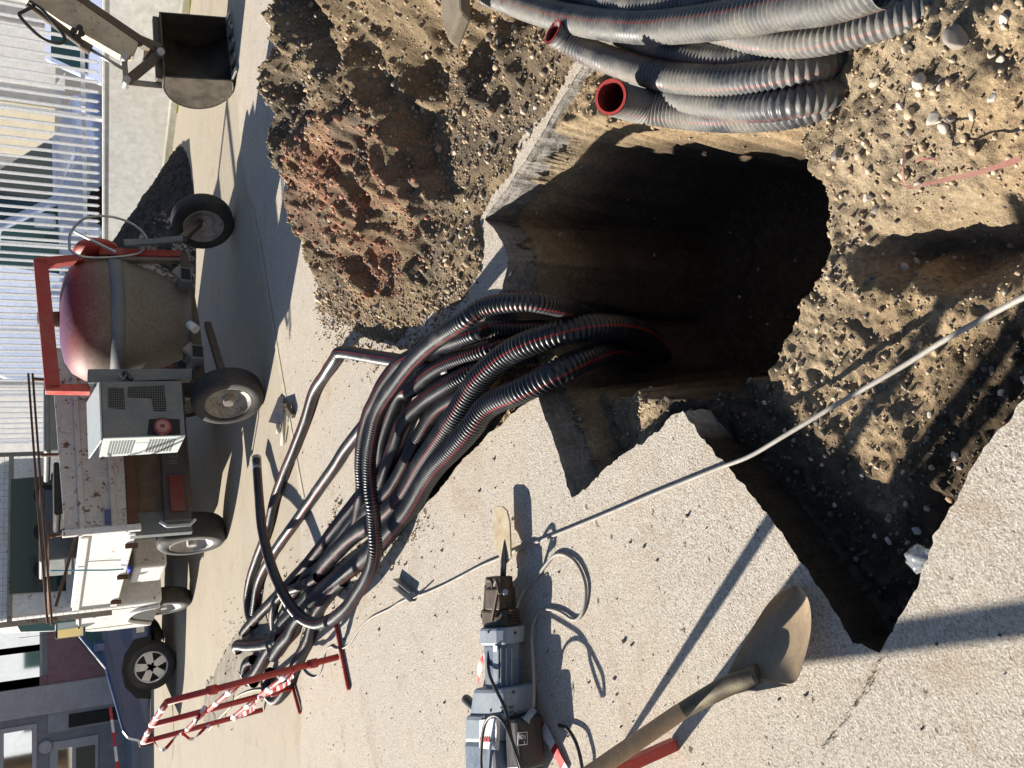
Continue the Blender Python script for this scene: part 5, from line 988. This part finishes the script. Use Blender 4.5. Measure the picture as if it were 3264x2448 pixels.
# bucket shell: C-shaped profile (fwd y, up z) swept across its width, mouth to the camera
bl_, br_ = G(511, 176), G(497, 38); wdir = (br_ - bl_); wid = wdir.length; wdir.normalize(); bf = Vector((-wdir.y, wdir.x, 0)).normalized()
if bf.y < 0: bf = -bf
cpr = [(0, .03), (.14, .0), (.30, .05), (.44, .18), (.49, .36), (.43, .53), (.28, .64), (.10, .66)]
V = []; nP = len(cpr); C_, s_ = catmull([(a, b, 0) for a, b in cpr], .04); nP = len(C_)
for t in (0, 1):
    for a, b, _ in C_: V.append(bl_ + wdir * wid * t + bf * a + UP * b)
F = [(i, i + 1, nP + i + 1, nP + i) for i in range(nP - 1)]
o = mesh_np('bucket', [v[:] for v in V], F, M_bkt, ex, True); o.modifiers.new('solid', 'SOLIDIFY').thickness = .018
for t in (0, 1):
    P_ = [bl_ + wdir * wid * t + bf * a + UP * b for a, b, _ in C_]; MB().prism(P_, wdir * (.016 if t == 0 else -.016)).build('side_plate', M_bkt, ex, bevel=.003)
for i in range(5):
    c = bl_ + wdir * wid * (.06 + .22 * i) + UP * .03; MB().prism([c - wdir * .04, c + wdir * .04, c + wdir * .025 - bf * .12 - UP * .02, c - wdir * .025 - bf * .12 - UP * .02], (0, 0, .02)).build('tooth', M_galv, ex, bevel=.003)
tb = bl_ + wdir * wid * .5 + bf * .25 + UP * .66
MB().bar(bl_ + wdir * .02 + bf * .18 + UP * .68, bl_ + wdir * (wid - .02) + bf * .18 + UP * .68, .07, .07).build('top_lip', M_bkt, ex, bevel=.01)
MB().bar(tb - wdir * .12, tb - wdir * .12 + UP * .16, .03, .16).bar(tb + wdir * .10, tb + wdir * .10 + UP * .16, .03, .16).build('bucket_ear', M_bkt, ex, bevel=.006)
j0 = E(345, 118); j1 = E(268, 128); j2 = E(272, 178)
MB().bar(tb + UP * .12, j0, .14, .07).bar(j0, j2, .05, .09).build('bucket_link', M_brown, ex, bevel=.01)
MB().bar(j2, E(350, 186), .04, .06).bar(j2, j1, .06, .05).build('bucket_link', M_cem, ex, bevel=.006)
for p in (j0, j2, j1): MB().cone(p - Vector((0, .1, 0)), p + Vector((0, .1, 0)), .035, .035, 16).build('pin', M_galv, ex)
MB().prism([E(352, 95), E(305, 75), E(127, -45), E(90, -45), E(280, 80), E(345, 118)], (0, .14, 0)).build('dipper_arm', M_brown, ex, bevel=.012)
MB().prism([E(300, 92, 8.98), E(288, 122, 8.98), E(262, 120, 8.98), E(130, 45, 8.98), E(50, -10, 8.98), E(60, -60, 8.98), E(115, -35, 8.98)], (0, .16, 0)).build('dipper_arm', M_cream2, ex, bevel=.012)
MB().cone(E(265, 148, 8.9), E(190, 104, 8.9), .017, .017, 14).build('piston_rod', M_steel, ex); MB().cone(E(192, 106, 8.9), E(60, 8, 8.9), .038, .038, 16).cone(E(196, 108, 8.9), E(176, 96, 8.9), .048, .048, 16).build('hydraulic_cylinder', M_brown, ex, bevel=.004)
cord([E(*p, 8.85) for p in ((72, 14), (50, 25), (42, 32), (60, 55), (90, 82), (115, 92), (132, 93), (140, 84), (132, 68), (112, 45), (90, 20), (62, 2))], .016).build('hydraulic_hose', M_black, ex)
for p in ((176, 72), (172, 60), (160, 66), (168, 80)): MB().cone(E(*p, 8.8), E(*p, 8.95), .03, .03, 10).build('fitting', M_black, ex)
# ---------------------------------------------------------------- red site barriers
M_bred = paint('barrier_red', (.42, .03, .025), .4, dirt=(.35, .12, .1), amount=.5, scale=9, rust=.15); M_bwh = paint('barrier_white', (.75, .72, .70), .4, amount=.2)
cB = lambda x, y: (237.2 + .24511 * x, 1321.5 + .24511 * y)
bar_ = thing('site_barrier', 'red steel barrier with red and white rails at the far end of the conduits', 'barrier', G(*cB(1800, 600)))
ft = [G(*cB(2025, 395)), G(*cB(1625, 662)), G(*cB(1355, 862))]; tps = [cB(505, 795), cB(365, 1000), cB(290, 1152)]
posts = []
for f, t in zip(ft, tps): posts.append((f, PY(t[0], t[1], f.y - .06)))
for a, b in posts: MB().tube([a + UP * .01, b], .021, 12).build('post', M_bred, bar_)
def striped(a, b, r, n=7):
    d = b - a; MB().cone(a, b, r, r, 12).build('rail', M_bred, bar_)
    for i in range(1, n, 2): MB().cone(a + d * (i + .15) / n, a + d * (i + .8) / n, r * 1.03, r * 1.03, 12).build('white_band', M_bwh, bar_)
striped(posts[0][1], posts[1][1], .02, 6); striped(posts[1][1], posts[2][1], .02, 4)
def onp(k, t): a, b = posts[k]; return a + (b - a) * t
striped(onp(0, .60), onp(1, .62), .018, 5); striped(onp(1, .64), onp(2, .66), .018, 4); striped(onp(0, .27), onp(1, .26), .018, 5); striped(onp(1, .26), onp(2, .28), .018, 4)
for k_, t in ((0, .17), (0, .76), (1, .15)): p = onp(k_, t); d = (posts[k_][1] - posts[k_][0]).normalized(); MB().cone(p - d * .03, p + d * .03, .029, .029, 14).build('collar', M_bred, bar_)
for a, b in (((1990, 110), (2105, 690)), ((1608, 650), (1675, 895))): MB().bar(G(*cB(*a), .012), G(*cB(*b), .012), .022, .022).build('foot', M_bred, bar_, bevel=.003)
tape('tangle of red and white tape knotted round the middle barrier post', [onp(1, .66) + Vector((.03, -.04, .02)), onp(1, .72) + Vector((-.06, -.05, 0)), onp(1, .70) + Vector((.05, -.05, -.05)), onp(1, .66) + Vector((-.04, -.06, -.08)), onp(1, .75) + Vector((-.1, -.03, -.12))], .035, .06)
tape('red and white tape hanging down from the outer barrier post', [onp(2, .93) + Vector((.03, -.04, .0)), onp(2, .9) + Vector((-.08, -.05, -.05)), onp(2, .82) + Vector((.02, -.05, -.1)), onp(2, .74) + Vector((-.05, -.05, -.12)), onp(2, .70) + Vector((.03, -.05, -.2))], .03, .08)
tape('red and white tape sagging along the lower rails of the barrier', [onp(0, .27) + Vector((0, -.03, .02)), (onp(0, .26) + onp(1, .26)) / 2 + Vector((0, -.05, -.05)), onp(1, .26) + Vector((0, -.03, .02)), (onp(1, .26) + onp(2, .28)) / 2 + Vector((0, -.05, -.06)), onp(2, .28) + Vector((0, -.03, 0))], .035, .07)
tape('long red and white tape line stretched towards the grey building', [PY(238, 1528, 15), PY(246, 1590, 14.5), PY(256, 1680, 14), PY(262, 1760, 14)], .04, .25, tilt=(0, 1, 0))
b2 = thing('site_barrier', 'plain red barrier leg standing on the pavement just outside the shovel handle', 'barrier', G(1455, 1612))
fA = G(1458, 1607); fB = G(1400, 1590); MB().bar(fA, fA + Vector((-.16, -.02, 1.12)), .034, .034).build('post', M_bred, b2, bevel=.004)
shq = TOSUN / TOSUN.z * .9; MB().tube([G(1700, 1407) + shq, G(2330, 1320) + shq], .026, 12).build('rail', M_bred, b2)
st_ = tag(MB().lathe([(.006, 0), (.012, .2), (.02, .5), (.022, 1)], G(1285, 1706), Vector((-.1, -.02, 1.15)), 10).build('shadow_stake', M_wood), 'thin stake added outside the frame to cast a post shadow past the shovel handle', 'stake')  # unseen stake, added as caster of the thin shadow on the pavement
# ---------------------------------------------------------------- far buildings
FY = 19.0; Fp = lambda x, y, Y=FY: PY(x, y, Y)
M_fg = paint('facade_grey', (.30, .31, .34), .7, dirt=(.22, .22, .24), amount=.4, scale=.8); M_fd = paint('facade_dark', (.20, .215, .24), .7, dirt=(.28, .28, .3), amount=.5, scale=.7); M_mar = paint('facade_maroon', (.26, .14, .155), .7, dirt=(.2, .12, .13), amount=.4, scale=1); M_trim = paint('facade_trim', (.38, .38, .42), .5, amount=.3)
zq = lambda zx, zy: (.2647 * zx, 1219.8 + .2647 * zy)
hs_ = thing('office_building', 'grey office building with maroon panels and mirrored windows beyond the dark blue car', 'building', (-6, FY + 2, 0))
def fr(x0, y0, x1, y1, off, th, m, name, Y=FY):                  # facade-parallel rectangle from two photo corners
    a = PY(*zq(x0, y0), Y); b = PY(*zq(x1, y1), Y); xa, xb = sorted((a.x, b.x)); za, zb_ = sorted((a.z, b.z))
    return MB().box(((xa + xb) / 2, Y - off + th / 2, (za + zb_) / 2), (xb - xa, th, zb_ - za)).build(name, m, hs_, bevel=.004)
xr = Fp(100, 1300).x; MB().box((xr - 7, FY + 2.5, 1.4), (14, 5, 3.4)).build('wall', M_fd, hs_)
fr(390, 250, 1400, 1010, .03, .03, M_mar, 'panel'); fr(390, 1015, 1400, 1200, .05, .05, M_fg, 'pilaster'); fr(-400, 1010, 385, 1195, .03, .03, M_mar, 'panel')
fr(-400, 250, 345, 1010, .02, .02, M_trim, 'window_frame')
for y0, y1 in ((270, 480), (500, 700), (735, 985)): fr(-400, y0, 325, y1, .03, .01, M_mirror, 'window')
fr(-400, 1090, 1000, 1110, .08, .08, M_trim, 'string_course'); fr(560, 1215, 960, 1250, .10, .1, M_cav, 'dark_recess')
fr(0, 1340, 300, 1900, .04, .04, M_trim, 'window_frame'); fr(30, 1370, 262, 1900, .05, .01, M_mirror, 'window')
fr(405, 1450, 800, 1900, .04, .04, M_trim, 'window_frame'); fr(470, 1500, 590, 1900, .05, .01, M_mirror, 'window'); fr(620, 1490, 775, 1900, .05, .01, M_glass, 'window')
for a, b in (((825, 975), (950, 985)), ((825, 1090), (950, 1100)), ((825, 985), (835, 1090))): fr(*a, *b, .055, .055, M_redp, 'red_frame')
MB().lathe([(.10, 0), (.13, .4), (.11, 1)], Fp(*zq(372, 1478)) - Vector((0, .12, 0)), (0, .12, 0), 20).build('wall_lamp', M_trim, hs_)
MB().box((xr - 7, FY - .6, .07), (14, 1.2, .15)).build('step', M_fg, hs_)
bb = thing('warehouse', 'pale warehouse with cream shutters behind the railing', 'building', (1, 24, 0))
M_bw = paint('pale_cladding', (.70, .70, .70), .6, dirt=(.5, .5, .5), amount=.3, scale=.5); M_sh = paint('cream_shutter', (.80, .72, .55), .6, amount=.2)
RW = Matrix((WDV, WNV, UP)).transposed(); wq = lambda u, off, z: wp(u, off, z)
MB().box(wq(8, 12.5, 4), (34, 5, 9), ax=RW).build('wall', M_bw, bb)
for i in range(13):
    u = -6 + i * 2.1; MB().box(wq(u, 9.96, 2.6), (1.5, .12, 2.6), ax=RW).build('shutter', M_sh if i % 3 else M_bw, bb, bevel=.01); MB().box(wq(u, 9.94, 4.4), (1.5, .12, .5), ax=RW).build('window', M_glass, bb)
MB().box(wq(8, 9.9, .55), (34, .25, 1.1), ax=RW).build('plinth', paint('plinth', (.2, .2, .21), .8, amount=.4), bb)
# street side behind the camera, seen only mirrored in the office windows
for nm, lb, x, wd, h, mm in (('white_house', 'white town house across the street, mirrored in the office windows', -16, 11, 7, M_bw), ('tan_house', 'tan brick house across the street, mirrored in the office windows', -28, 10, 9, paint('tan_brick', (.45, .30, .17), .8, amount=.4, scale=1)), ('yellow_house', 'yellow rendered house across the street, mirrored in the office windows', -5, 9, 6, paint('yellow_render', (.62, .46, .18), .8, amount=.3, scale=1))):
    hb_ = thing(nm, lb, 'house', (x, -20, 0)); MB().box((x, -23, h / 2), (wd, 6, h)).build('wall', mm, hb_)
    MB().prism([Vector((x - wd / 2 - .3, -19.7, h)), Vector((x - wd / 2 - .3, -26.3, h)), Vector((x - wd / 2 - .3, -23, h + 1.8))], (wd + .6, 0, 0)).build('roof', paint('roof_tile', (.33, .13, .07), .8, amount=.4, scale=2), hb_)
    for i in range(3):
        for z in (1.4, 4.2):
            if z + 1.2 < h: MB().box((x - wd / 2 + wd * (i + .5) / 3, -19.97, z + .3), (1.1, .1, 1.3)).build('window', M_glass, hb_)
